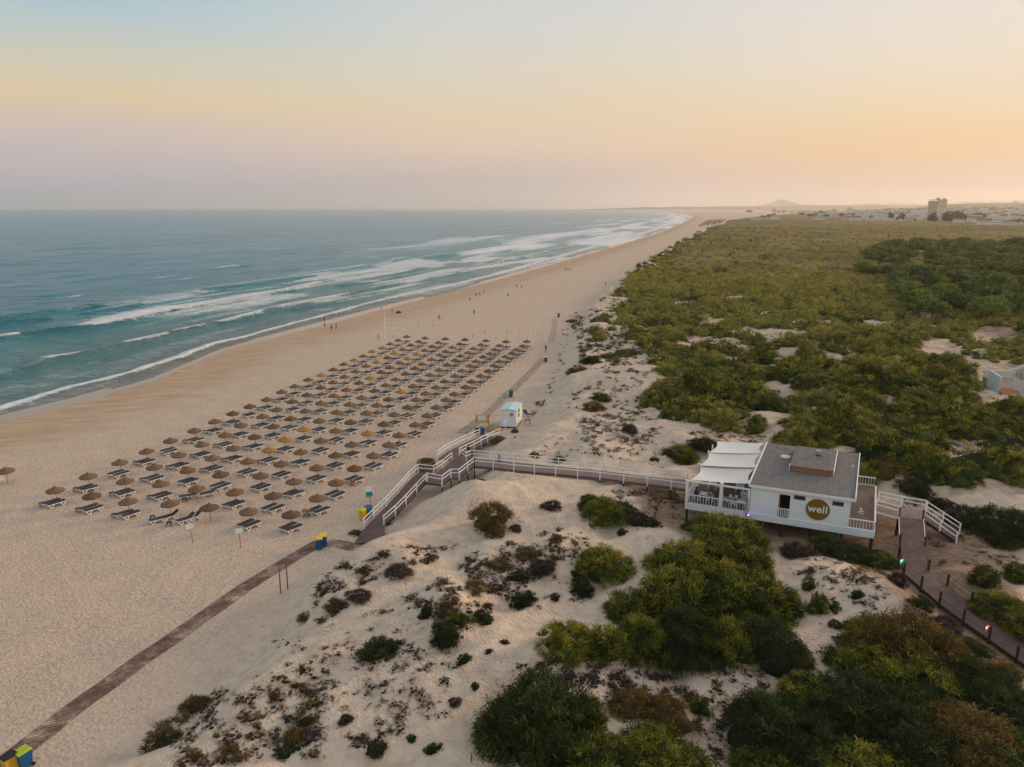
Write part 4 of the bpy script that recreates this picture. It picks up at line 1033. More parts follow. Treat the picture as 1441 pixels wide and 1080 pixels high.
rfm.build('roof', simple('pale_blue_roof', (.55, .68, .74), .6, .05), kk)
KB(MB(), .0, KW, 0, KD, 0, .098).build('base', darkpost, kk)
def disc(cen, r, ux, uz, mat, name, par, th=.03, n=28):
    vs = []; nn = Vector(ux).cross(Vector(uz)).normalized()
    for s_ in (0, th):
        for k in range(n): t = 2 * math.pi * k / n; vs.append(cen + Vector(ux) * math.cos(t) * r + Vector(uz) * math.sin(t) * r + nn * s_)
    return MB().add(vs, [tuple(range(n)), tuple(range(2 * n - 1, n - 1, -1))] + [(k, k + n, (k + 1) % n + n, (k + 1) % n) for k in range(n)]).build(name, mat, par)
ud = (0, 0, 1)
d1 = disc(P_(1.65, -.0, 2.0), .27, kx, ud, gold, 'sign_disc', kk); lettering('well', .22, P_(1.65, -.05, 2.01), kx, ud, simple('letter_white', (.8, .8, .8)), d1)
d2 = disc(P_(KW + .0, 1.75, 1.85), .72, ky, ud, gold, 'sign_disc', kk); lettering('well', .66, P_(KW + .05, 1.75, 1.87), ky, ud, simple('letter_white', (.8, .8, .8)), d2)
KB(MB(), .7, 1.2, -.03, -.004, 1.0, 1.4).build('notice', white, kk)
q = on(711, 611); o = thing('sign_post', 'thin white post with small white plate before the kiosk', 'sign', q, 0); MB().cyl((0, 0, -.2), (0, 0, 2.0), .045).build('post', white, o); MB().box(-.28, .28, -.06, -.03, 1.6, 2.15).build('panel', white, o)
q = on(741, 586); sunbed(q.x, q.y, .4, 'grey sunbed with raised back behind the white kiosk', G2, 1)
q = on(742, 598); o = thing('wooden_stand', 'folding brown wooden stand behind the kiosk on the dune side', 'stand', q, .2)
MB().box(-.5, .5, -.35, .35, .75, .80).build('table_top', brownwood, o)
for a in (-.4, .4):
    for b3 in (-.28, .28): MB().bar((a, b3, 0), (a * .9, b3, .75), .05).build('leg', brownwood, o)
mb = MB(); q0 = on(694, 606)
mb.lathe([(1.3, 0), (1.15, .35), (.7, .75), (.25, .92), (0, .95)], 14, (0, 0, 0), .06, 1, .7); tag(mb.build('sand_coloured_tarp', simple('tarp', (.40, .26, .15), .9, .2), None, q0), 'brown tarpaulin heap against the side of the white kiosk', 'tarpaulin')
# well
stone, nt, b = newmat('well_stone'); v = objc(nt); vo = N(nt, 'ShaderNodeTexVoronoi'); vo.inputs['Scale'].default_value = 3.2; nt.links.new(mapped(nt, v, (1, 1, 1.5)), vo.inputs[0])
cc = ramp(nt, noise(nt, v, 2.5, 4), [(.3, (.16, .095, .05)), (.55, (.38, .26, .14)), (.75, (.52, .40, .24))]); nt.links.new(mix(nt, .75, cc, ramp(nt, vo.outputs[0], [(0, (.75, .7, .62)), (.5, (.42, .36, .28)), (1, (.08, .06, .05))]), 'MULTIPLY'), b.inputs['Base Color']); nt.links.new(bump(nt, vo.outputs[0], .9, .2), b.inputs['Normal']); b.inputs['Roughness'].default_value = .95
q = on(600, 663); wt = thing('well', 'round rough stone well beside the boardwalk landing', 'well', q); random.seed(2)
MB().lathe([(1.28, -.2), (1.22, .5), (1.17, 1.25), (1.13, 1.38), (.92, 1.40), (.84, 1.33), (.80, .2)], 26, (0, 0, 0), .022).build('wall', stone, wt)
MB().lathe([(.86, .9), (0, .9)], 20).build('inside', simple('dark_fill', (.05, .035, .025), .95, .3), wt)
# volleyball-like tall white pole and posts at the far end of the parasols
q = on(542, 476); o = thing('mast', 'tall thin white mast on the sand beyond the seaward parasols', 'mast', q); MB().cyl((0, 0, -.3), (0, 0, 6.3), .10, .06).build('pole', white, o); MB().box(-1.9, -1.2, -.3, .3, 0, 1.1).build('box', simple('pale_grey', (.55, .52, .48), .8), o)
random.seed(8)
for k, (px, py) in enumerate([(554, 476), (541, 463), (682, 469), (665, 476), (698, 479), (589, 461), (610, 461), (713, 470)]):
    q = on(px, py); o = tag(MB().cyl((0, 0, -.1), (0, 0, random.uniform(.8, 1.2)), .05, n=6).build('stake', redp if k in (5, 6) else polem, None, q), f'{nth(k)} thin stake from the mast in the sand past the farthest parasols', 'stake', 'thin stakes past the far parasols')

# ================================================================== PEOPLE
skin = simple('skin', (.36, .20, .13), .6, .1); skin2 = simple('skin_tan', (.22, .115, .07), .6, .1); hair = simple('hair', (.03, .02, .015), .8)
SKC = {}
SCR = bpy.data.scenes.new('scratch')
def skinned(name, verts, edges, radii, mat, sub=1):
    key = (name, mat.name, tuple(tuple(round(c_, 3) for c_ in v_) for v_ in verts))
    if key not in SKC: SKC[key] = _skinned(name, verts, edges, radii, mat, sub)
    return SKC[key]
def _skinned(name, verts, edges, radii, mat, sub=1):
    me = bpy.data.meshes.new(name); me.from_pydata(verts, edges, []); o = bpy.data.objects.new(name, me); SCR.collection.objects.link(o)
    sk_ = o.modifiers.new('s', 'SKIN'); sk_.use_smooth_shade = True
    for k, r in enumerate(radii): me.skin_vertices[0].data[k].radius = r if hasattr(r, '__len__') else (r, r)
    me.skin_vertices[0].data[0].use_root = True
    if sub: o.modifiers.new('b', 'SUBSURF').levels = sub; o.modifiers['b'].render_levels = sub
    SCR.view_layers[0].update()
    m2 = bpy.data.meshes.new_from_object(o.evaluated_get(SCR.view_layers[0].depsgraph)); bpy.data.objects.remove(o)
    m2.name = name; m2.materials.clear(); m2.materials.append(mat); m2.polygons.foreach_set('use_smooth', [True] * len(m2.polygons)); return m2
def pose(kind):
    J = {}
    J['pel'] = (0, 0, .95); J['wai'] = (0, 0, 1.08); J['che'] = (0, .01, 1.30); J['nk'] = (0, .0, 1.48); J['hd'] = (0, -.02, 1.60); J['tp'] = (0, -.01, 1.73)
    for s_, n_ in ((-1, 'l'), (1, 'r')):
        J['sh' + n_] = (s_ * .18, 0, 1.42); J['hp' + n_] = (s_ * .09, 0, .90)
        J['el' + n_] = (s_ * .25, .03, 1.14); J['wr' + n_] = (s_ * .27, -.05, .90); J['kn' + n_] = (s_ * .10, -.02, .50); J['an' + n_] = (s_ * .11, .03, .09); J['to' + n_] = (s_ * .13, -.15, .04)
    if kind == 'walk':
        J['knl'] = (-.10, -.20, .53); J['anl'] = (-.10, -.24, .11); J['tol'] = (-.11, -.42, .06); J['knr'] = (.10, .10, .50); J['anr'] = (.10, .36, .16); J['tor'] = (.10, .22, .05)
        J['ell'] = (-.25, .18, 1.18); J['wrl'] = (-.26, .16, .95); J['elr'] = (.25, -.14, 1.17); J['wrr'] = (.24, -.32, 1.02)
    if kind == 'raise':
        J['ell'] = (-.38, -.05, 1.55); J['wrl'] = (-.25, -.12, 1.72); J['elr'] = (.38, -.05, 1.55); J['wrr'] = (.25, -.12, 1.72)
    if kind == 'sit':
        for k in J: J[k] = (J[k][0], J[k][1], J[k][2] - .42)
        for s_, n_ in ((-1, 'l'), (1, 'r')):
            J['kn' + n_] = (s_ * .12, -.45, .50); J['an' + n_] = (s_ * .12, -.42, .09); J['to' + n_] = (s_ * .13, -.60, .04); J['el' + n_] = (s_ * .25, -.12, .78); J['wr' + n_] = (s_ * .16, -.36, .76)
    return J
def person(px, py, kind, rz, lb, top=(.05, .05, .08), bottom=(.06, .07, .12), sk=None, at_=None, s_=1.0):
    sk = sk or skin; J = pose(kind)
    q = at_ if at_ is not None else on(px, py)
    o = thing('person', lb, 'person', q, rz, 'people on the beach and bar'); o.scale = (s_,) * 3
    names = ['pel', 'wai', 'che', 'nk', 'hd', 'tp']; rad = {'pel': (.15, .10), 'wai': (.13, .095), 'che': (.16, .11), 'nk': (.055, .06), 'hd': (.085, .10), 'tp': (.06, .07), 'sh': .062, 'hp': .085, 'el': .042, 'wr': .028, 'kn': .058, 'an': .038, 'to': .032}
    V, E_, Rr = [], [], []; ix = {}
    def add(n_, p, r): ix[n_] = len(V); V.append(p); Rr.append(r)
    for n_ in names: add(n_, J[n_], rad[n_])
    E_ += [(ix[a], ix[b2]) for a, b2 in zip(names, names[1:])]
    for sd in 'lr':
        for n_ in ('sh', 'el', 'wr', 'hp', 'kn', 'an', 'to'): add(n_ + sd, J[n_ + sd], rad[n_])
        E_ += [(ix['che'], ix['sh' + sd]), (ix['sh' + sd], ix['el' + sd]), (ix['el' + sd], ix['wr' + sd]), (ix['pel'], ix['hp' + sd]), (ix['hp' + sd], ix['kn' + sd]), (ix['kn' + sd], ix['an' + sd]), (ix['an' + sd], ix['to' + sd])]
        e, w_ = Vector(J['el' + sd]), Vector(J['wr' + sd]); d = (w_ - e).normalized(); side = Vector((0, 1, 0)) if abs(d.y) < .8 else Vector((1, 0, 0))
        add('pa' + sd, tuple(w_ + d * .07), (.038, .02)); E_.append((ix['wr' + sd], ix['pa' + sd]))
        for k in range(4):
            b2 = w_ + d * .10 + side * (.021 * (k - 1.5)); t2 = b2 + d * (.075 - .012 * abs(k - 1.3)) + Vector((0, -.012, -.004))
            add(f'f{k}{sd}', tuple(b2), .010); add(f'g{k}{sd}', tuple(t2), .008); E_ += [(ix['pa' + sd], ix[f'f{k}{sd}']), (ix[f'f{k}{sd}'], ix[f'g{k}{sd}'])]
        t1 = w_ + d * .05 - side * .045; add('th' + sd, tuple(t1), .011); add('ti' + sd, tuple(t1 + d * .045 - side * .01), .009); E_ += [(ix['pa' + sd], ix['th' + sd]), (ix['th' + sd], ix['ti' + sd])]
    link('body', skinned('body', V, E_, Rr, sk), o)
    hx = Vector(J['tp']); MB().lathe([(0, .055), (.06, .035), (.10, -.02), (.105, -.10), (.085, -.16)], 12, tuple(hx + Vector((0, .022, -.02)))).build('hair', hair, o, smooth=True)
    hd_ = Vector(J['hd'])
    MB().add([tuple(hd_ + Vector(c_)) for c_ in ((-.016, -.088, -.015), (.016, -.088, -.015), (0, -.118, -.015), (0, -.09, .035))], [(0, 2, 3), (2, 1, 3), (0, 1, 2)]).build('nose', sk, o)
    for a in (-.034, .034): MB().lathe([(0, .011), (.012, 0), (0, -.011)], 6, tuple(hd_ + Vector((a, -.086, .028)))).build('eye', hair, o)
    tv = [J['pel'], J['wai'], J['che'], (J['nk'][0], J['nk'][1], J['nk'][2] - .05), J['shl'], J['shr']]
    up = [Vector(J['shl']).lerp(Vector(J['ell']), .6), Vector(J['shr']).lerp(Vector(J['elr']), .6)]
    if top is not None:
        link('shirt', skinned('shirt', tv + [tuple(u) for u in up], [(0, 1), (1, 2), (2, 3), (2, 4), (2, 5), (4, 6), (5, 7)], [(.165, .12), (.15, .115), (.178, .125), (.08, .075), .078, .078, .062, .062], simple('cloth_%d_%d_%d' % tuple(int(c_ * 100) for c_ in top), top, .9)), o)
    hv = [J['pel'], J['hpl'], J['hpr'], tuple(Vector(J['hpl']).lerp(Vector(J['knl']), .75)), tuple(Vector(J['hpr']).lerp(Vector(J['knr']), .75))]
    link('shorts', skinned('shorts', hv, [(0, 1), (0, 2), (1, 3), (2, 4)], [(.17, .125), .105, .105, .085, .085], simple('cloth_%d_%d_%d' % tuple(int(c_ * 100) for c_ in bottom), bottom, .9)), o)
    return o
navy, red_, wht, ora = (.03, .035, .07), (.40, .03, .03), (.6, .6, .6), (.55, .22, .05)
person(457, 462, 'stand', .4, 'person in orange standing tallest at the water line beside two others', ora, red_)
person(466.5, 466, 'stand', 1.2, 'person in dark top standing between two others near the water', navy, navy, skin2)
person(473.5, 464, 'walk', -1, 'person bare-chested walking dune-ward of two others near the water', None, red_, skin2)
person(552, 442, 'stand', 2, 'person in red by the dark windbreak at the water edge', red_, navy)
person(618, 451, 'walk', 1.6, 'person in dark shorts walking on the open sand past the far parasols', navy, navy, skin2)
person(667, 444, 'stand', .3, 'person in brown clothes alone past the farthest parasols', (.12, .07, .05), navy)
person(661, 424, 'sit', 1, 'person sitting low on the damp sand', navy, red_)
for k, (px, py, kd) in enumerate([(670, 417, 'sit'), (675, 416, 'sit'), (681, 415, 'stand')]): person(px, py, kd, k, ['seaward seated person of a trio on the damp sand', 'middle seated person of a trio on the damp sand', 'standing person of a trio on the damp sand'][k], (navy, red_, navy)[k], navy, skin2)
person(715, 419, 'stand', 0, 'person in blue standing on dry sand level with a distant trio', (.04, .09, .2), navy)
person(727, 406, 'stand', 0, 'person in black beside another sitting farther along the beach', navy, navy); person(734, 406, 'sit', 0, 'person sitting beside someone in black farther along the beach', (.15, .08, .05), navy)
for k, (px, py) in enumerate([(796, 382), (799.5, 382), (803.5, 382)]): person(px, py, 'stand', k * .8, f'{nth(k)} from the sea of three distant people standing close together', (navy, ora, navy)[k], navy, skin2)
person(600, 421, 'walk', 1, 'pale person wading at the water edge beyond the windbreak', wht, wht)
person(427 + 110, 438, 'walk', 1, 'pale person in white wading in the shallow foam', wht, wht)
person(852, 402, 'stand', 1, 'lone dark person at the dune foot far along the beach', navy, navy)
person(768, 497, 'raise', 3.2, 'person in black top with raised arms on the path above the blue bin', (.01, .01, .012), (.35, .17, .10), skin2)
for pq, lb, tp_, yy in ((at(659.5, 645, ZJ), 'person in black standing where the boardwalk branches', (.02, .02, .02), 0),):
    person(0, 0, 'stand', .5, lb, tp_, wht, skin2, pq)
pq = at(702.5, 650.5, 2.1); pq.z = 1.72; person(0, 0, 'sit', .3, 'person in pale pink sitting on the boards of the long boardwalk', (.55, .35, .42), (.1, .1, .25), skin2, pq)
pq = hut(.65, 1.4, FZ); person(0, 0, 'sit', 1.2, 'person in dark top seated at the seaward front terrace table', (.03, .04, .12), navy, skin2, pq)
pq = hut(2.1, 1.4, FZ); person(0, 0, 'sit', -1.9, 'person in pink top seated facing the dark-topped one at the front table', (.62, .30, .30), wht, skin, pq)
pq = hut(4.35, .75, FZ); person(0, 0, 'sit', 1.2, 'person in pale pink seated at the table nearest the bar wall', (.65, .42, .40), wht, skin, pq)
q = on(561, 441); tag(MB().lathe([(.9, 0), (.82, .2), (.55, .5), (.15, .68), (0, .7)], 14, (0, 0, 0), .05, 1.2, .7).build('beach_tent', simple('dark_blue_cloth', (.035, .05, .09), .9), None, q), 'dark blue low beach tent at the water edge', 'tent')
q = on(456, 450 + 14); o = thing('flag', 'narrow red and orange flag on a pole at the water edge', 'flag', q + Vector((-.4, 1.2, 0))); MB().cyl((0, 0, -.2), (0, 0, 3.3), .04).build('pole', white, o); MB().box(.04, .55, -.02, .02, 2.3, 3.25).build('cloth', simple('red_cloth', (.35, .05, .03), .9), o)
# blue towel on a seaward sunbed
q = lat[7, 0] - BDIR * .3 + BPER * .8; mb = MB(); mb.box(-.34, .34, -.4, .45, .40, .50); mb.box(-.36, -.30, -.3, .3, .2, .50); tag(mb.build('towel', simple('blue_towel', (.02, .10, .18), .95, .3), None, (q.x, q.y, gz(q.x, q.y)), rotz=BRZ), 'bright blue towel over a sunbed in the seaward column', 'towel')
# ================================================================== VEGETATION
def foliage(name, stops, rvar=.22):
    m, nt, b = newmat(name)
    t = attr(nt, 'tint'); oi = N(nt, 'ShaderNodeObjectInfo')
    f = math_(nt, 'ADD', t, math_(nt, 'MULTIPLY', math_(nt, 'SUBTRACT', oi.outputs['Random'], .5), rvar))
    c = ramp(nt, f, stops)
    nt.links.new(c, b.inputs['Base Color']); b.inputs['Roughness'].default_value = .75; b.inputs['Specular IOR Level'].default_value = .15
    tr = N(nt, 'ShaderNodeBsdfTranslucent'); nt.links.new(c, tr.inputs[0]); ms = N(nt, 'ShaderNodeMixShader'); ms.inputs[0].default_value = .25
    out = [n_ for n_ in nt.nodes if n_.type == 'OUTPUT_MATERIAL'][0]
    nt.links.new(b.outputs[0], ms.inputs[1]); nt.links.new(tr.outputs[0], ms.inputs[2]); nt.links.new(ms.outputs[0], out.inputs[0])
    return m
FG = foliage('foliage_green', [(0, (0.018, 0.030, 0.009)), (.3, (0.050, 0.080, 0.014)), (.55, (0.135, 0.160, 0.020)), (.8, (0.31, 0.28, 0.030)), (1, (0.44, 0.34, 0.045))])
FD = foliage('foliage_dark', [(0, (0.016, 0.024, 0.011)), (.5, (0.035, 0.054, 0.016)), (.85, (0.074, 0.097, 0.024)), (1, (0.121, 0.135, 0.027))])
FB = foliage('foliage_rust', [(0, (0.046, 0.039, 0.013)), (.4, (0.124, 0.091, 0.026)), (.75, (0.260, 0.150, 0.039)), (1, (0.390, 0.247, 0.065))])
FO = foliage('foliage_olive', [(0, (0.042, 0.055, 0.014)), (.3, (0.145, 0.155, 0.030)), (.6, (0.285, 0.27, 0.050)), (.85, (0.43, 0.36, 0.070)), (1, (0.48, 0.35, 0.08))])
FP = foliage('foliage_pine', [(0, (0.025, 0.036, 0.012)), (.3, (0.085, 0.13, 0.028)), (.65, (0.20, 0.27, 0.055)), (1, (0.30, 0.34, 0.075))], .4)
FT = foliage('dry_grass', [(0, (0.050, 0.035, 0.018)), (.4, (0.130, 0.090, 0.035)), (.75, (0.270, 0.190, 0.070)), (1, (0.400, 0.300, 0.130))])
FX = foliage('dead_twigs', [(0, (0.039, 0.029, 0.029)), (.5, (0.094, 0.068, 0.061)), (.8, (0.154, 0.116, 0.094)), (1, (0.187, 0.154, 0.077))])
STEM = simple('stem_bark', (.085, .055, .038), .9, .25, 8)

ICO = {}
def ico(n):
    if n not in ICO:
        b_ = bmesh.new(); bmesh.ops.create_icosphere(b_, subdivisions=n, radius=1)
        ICO[n] = (np.array([v.co[:] for v in b_.verts]), np.array([[v.index for v in f.verts] for f in b_.faces])); b_.free()
    return ICO[n]

def plant(seed, r, h, nlobe, nclump, nblade, L, Wd, clr, droop=.5, flat=1.0, seg=2, core=.80, spread=.55, upb=.35, coren=2, low=-.25, tvar=.28):
    """a shrub: lobes -> clumps -> narrow curved leaves. returns V, [faces], tint"""
    g = np.random.default_rng(seed)
    an = g.uniform(0, 6.283, nlobe); rd = spread * r * np.sqrt(g.uniform(0, 1, nlobe)); rd[0] = 0
    lr = g.uniform(.42, .62, nlobe) * r; lr[0] = .62 * r
    lc = np.stack([np.cos(an) * rd, np.sin(an) * rd, np.zeros(nlobe)], -1)
    lh = h * g.uniform(.65, 1.0, nlobe) * (1 - .35 * rd / r); lh[0] = h * .97
    V, F4, F3, T = [], [], [], []; n = 0
    bt = g.uniform(.15, .42, nlobe)
    # clump centres
    C, D, B = [], [], []
    tries = 0
    while len(C) < nclump and tries < nclump * 12:
        tries += 1
        k = g.integers(nlobe); d = g.normal(size=3); d /= np.linalg.norm(d)
        if d[2] < low: continue
        s = g.uniform(.82, 1.04)
        p = lc[k] + np.array([d[0] * lr[k] * s, d[1] * lr[k] * s, max(.02 * h, (.12 + .86 * max(0, d[2]) * s + .1 * d[2]) * lh[k])])
        ins = False
        for m in range(nlobe):
            if m == k: continue
            q = (p - lc[m]) / np.array([lr[m], lr[m], lh[m]])
            if q @ q < .70: ins = True; break
        if ins: continue
        C.append(p); D.append(d); B.append(bt[k])
    C = np.array(C); D = np.array(D); B = np.array(B)
    nc = len(C)
    # blades
    P = np.repeat(C, nblade, 0) + g.normal(size=(nc * nblade, 3)) * clr * np.array([1, 1, .6]) * .5
    dd_ = np.repeat(D, nblade, 0) * .8 + g.normal(size=(nc * nblade, 3)) * .62; dd_[:, 2] += upb
    dd_ /= np.linalg.norm(dd_, axis=1)[:, None]
    ln = L * g.uniform(.55, 1.25, nc * nblade); side = np.cross(dd_, g.normal(size=dd_.shape)); side /= np.linalg.norm(side, axis=1)[:, None] + 1e-9
    wv = side * (Wd * g.uniform(.7, 1.3, nc * nblade))[:, None]
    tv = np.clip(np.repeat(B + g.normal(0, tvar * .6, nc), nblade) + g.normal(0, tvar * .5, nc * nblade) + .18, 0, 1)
    m_ = P + dd_ * (ln * .55)[:, None]; m_[:, 2] -= ln * droop * .10
    tip = P + dd_ * (ln * .9)[:, None]; tip[:, 2] -= ln * droop * .55
    P[:, 2] = np.maximum(P[:, 2], .0); nb = nc * nblade
    if seg == 2:
        vv = np.stack([P - wv * .3, P + wv * .3, m_ - wv * .5, m_ + wv * .5, tip], 1).reshape(-1, 3)
        i = (np.arange(nb) * 5)[:, None]
        F4.append(i + np.array([[0, 1, 3, 2]])); F3.append(i + np.array([[2, 3, 4]])); T.append(np.repeat(tv, 5)); V.append(vv); n += len(vv)
    else:
        vv = np.stack([P - wv * .5, P + wv * .5, tip], 1).reshape(-1, 3); i = (np.arange(nb) * 3)[:, None]
        F3.append(i + np.array([[0, 1, 2]])); T.append(np.repeat(tv, 3)); V.append(vv); n += len(vv)
    if core > 0:  # opaque core added to block light inside, tinted darker than the leaves
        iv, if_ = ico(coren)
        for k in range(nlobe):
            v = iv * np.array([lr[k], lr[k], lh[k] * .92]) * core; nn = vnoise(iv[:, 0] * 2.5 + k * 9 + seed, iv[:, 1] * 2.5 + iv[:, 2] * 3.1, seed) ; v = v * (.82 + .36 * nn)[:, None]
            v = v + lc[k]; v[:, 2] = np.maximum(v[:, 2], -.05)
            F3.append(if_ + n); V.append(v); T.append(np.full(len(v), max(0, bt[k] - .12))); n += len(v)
    V = np.concatenate(V); V[:, 2] *= flat
    return V, [np.concatenate(F4)] if F4 else [], [np.concatenate(F3)], np.concatenate(T)
def pmesh(name, mat, *a, **k):
    V, f4, f3, T = plant(*a, **k); return raw_mesh(name, V, f4 + f3, mat, False, tint=T)

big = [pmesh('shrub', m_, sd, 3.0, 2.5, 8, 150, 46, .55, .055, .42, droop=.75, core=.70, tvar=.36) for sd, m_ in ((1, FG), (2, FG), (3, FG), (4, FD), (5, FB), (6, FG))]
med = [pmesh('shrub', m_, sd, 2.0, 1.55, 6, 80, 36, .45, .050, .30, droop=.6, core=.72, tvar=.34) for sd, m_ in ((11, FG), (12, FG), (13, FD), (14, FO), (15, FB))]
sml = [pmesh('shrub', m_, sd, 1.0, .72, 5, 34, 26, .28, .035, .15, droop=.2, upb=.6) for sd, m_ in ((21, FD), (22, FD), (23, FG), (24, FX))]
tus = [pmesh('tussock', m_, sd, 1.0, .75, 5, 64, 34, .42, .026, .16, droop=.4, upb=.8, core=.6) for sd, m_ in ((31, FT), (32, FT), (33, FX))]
BIGK = {'g': (0, 1, 2, 5), 'd': (3,), 'b': (4,)}
NAMES = {'g': 'green', 'd': 'dark green', 'b': 'rust-brown', 'o': 'olive'}
def stems(sd, r, h):
    random.seed(sd); mb = MB()
    for k in range(16):
        a = random.uniform(0, 6.28); l_ = random.uniform(.55, 1.0); b_ = Vector((random.uniform(-.3, .3) * r, random.uniform(-.3, .3) * r, -.1)); m1 = b_ + Vector((math.cos(a) * r * .35 * l_, math.sin(a) * r * .35 * l_, h * .35)); e = b_ + Vector((math.cos(a) * r * .8 * l_, math.sin(a) * r * .8 * l_, h * (.62 + .4 * (1 - l_))))
        mb.cyl(b_, m1, .05, .035, 5, False); mb.cyl(m1, e, .035, .012, 5, False)
        for j in range(3):
            t = random.uniform(.2, .8); q = m1.lerp(e, t); mb.cyl(q, q + Vector((random.uniform(-.5, .5), random.uniform(-.5, .5), random.uniform(.2, .6))) * (r / 3), .016, .006, 4, False)
    return mb.mesh('stem', STEM)
STM = [stems(1, 3.0, 2.5), stems(2, 3.0, 2.5), stems(3, 2.0, 1.6)]
random.seed(12)
def bush(px, py, wpx, kind, lb, hk=1.0, cls=None, grp='shrubs on the dunes around the bar', name='shrub'):
    q = on(px, py); dist = math.dist((0, 0, CH), q); r = wpx / CF * dist / 2
    if kind in 'tx':
        me = tus[2] if kind == 'x' else random.choice(tus[:2]); base = 1.0
    elif r > 2.1:
        me = big[random.choice(BIGK[kind])]; base = 3.0
    elif r > 1.05:
        me = med[{'g': random.choice((0, 1)), 'd': 2, 'o': 3, 'b': 4}[kind]]; base = 2.0
    else:
        me = sml[{'g': 2, 'd': random.choice((0, 1)), 'b': 3, 'o': 2}[kind]]; base = 1.0
    s_ = r / base / 1.06
    if base == 3.0: hk *= .82
    o = link(name, me, None, (q.x, q.y, q.z - .06), random.uniform(0, 6.28), (s_, s_ * random.uniform(.85, 1.05), s_ * hk * random.uniform(.92, 1.08)))
    if base >= 2.0: link('stem', STM[2 if base == 2.0 else random.randrange(2)], o)
    return tag(o, lb, 'tussock' if name == 'tussock' else 'shrub', grp)
A_ = 'beside the long boardwalk'
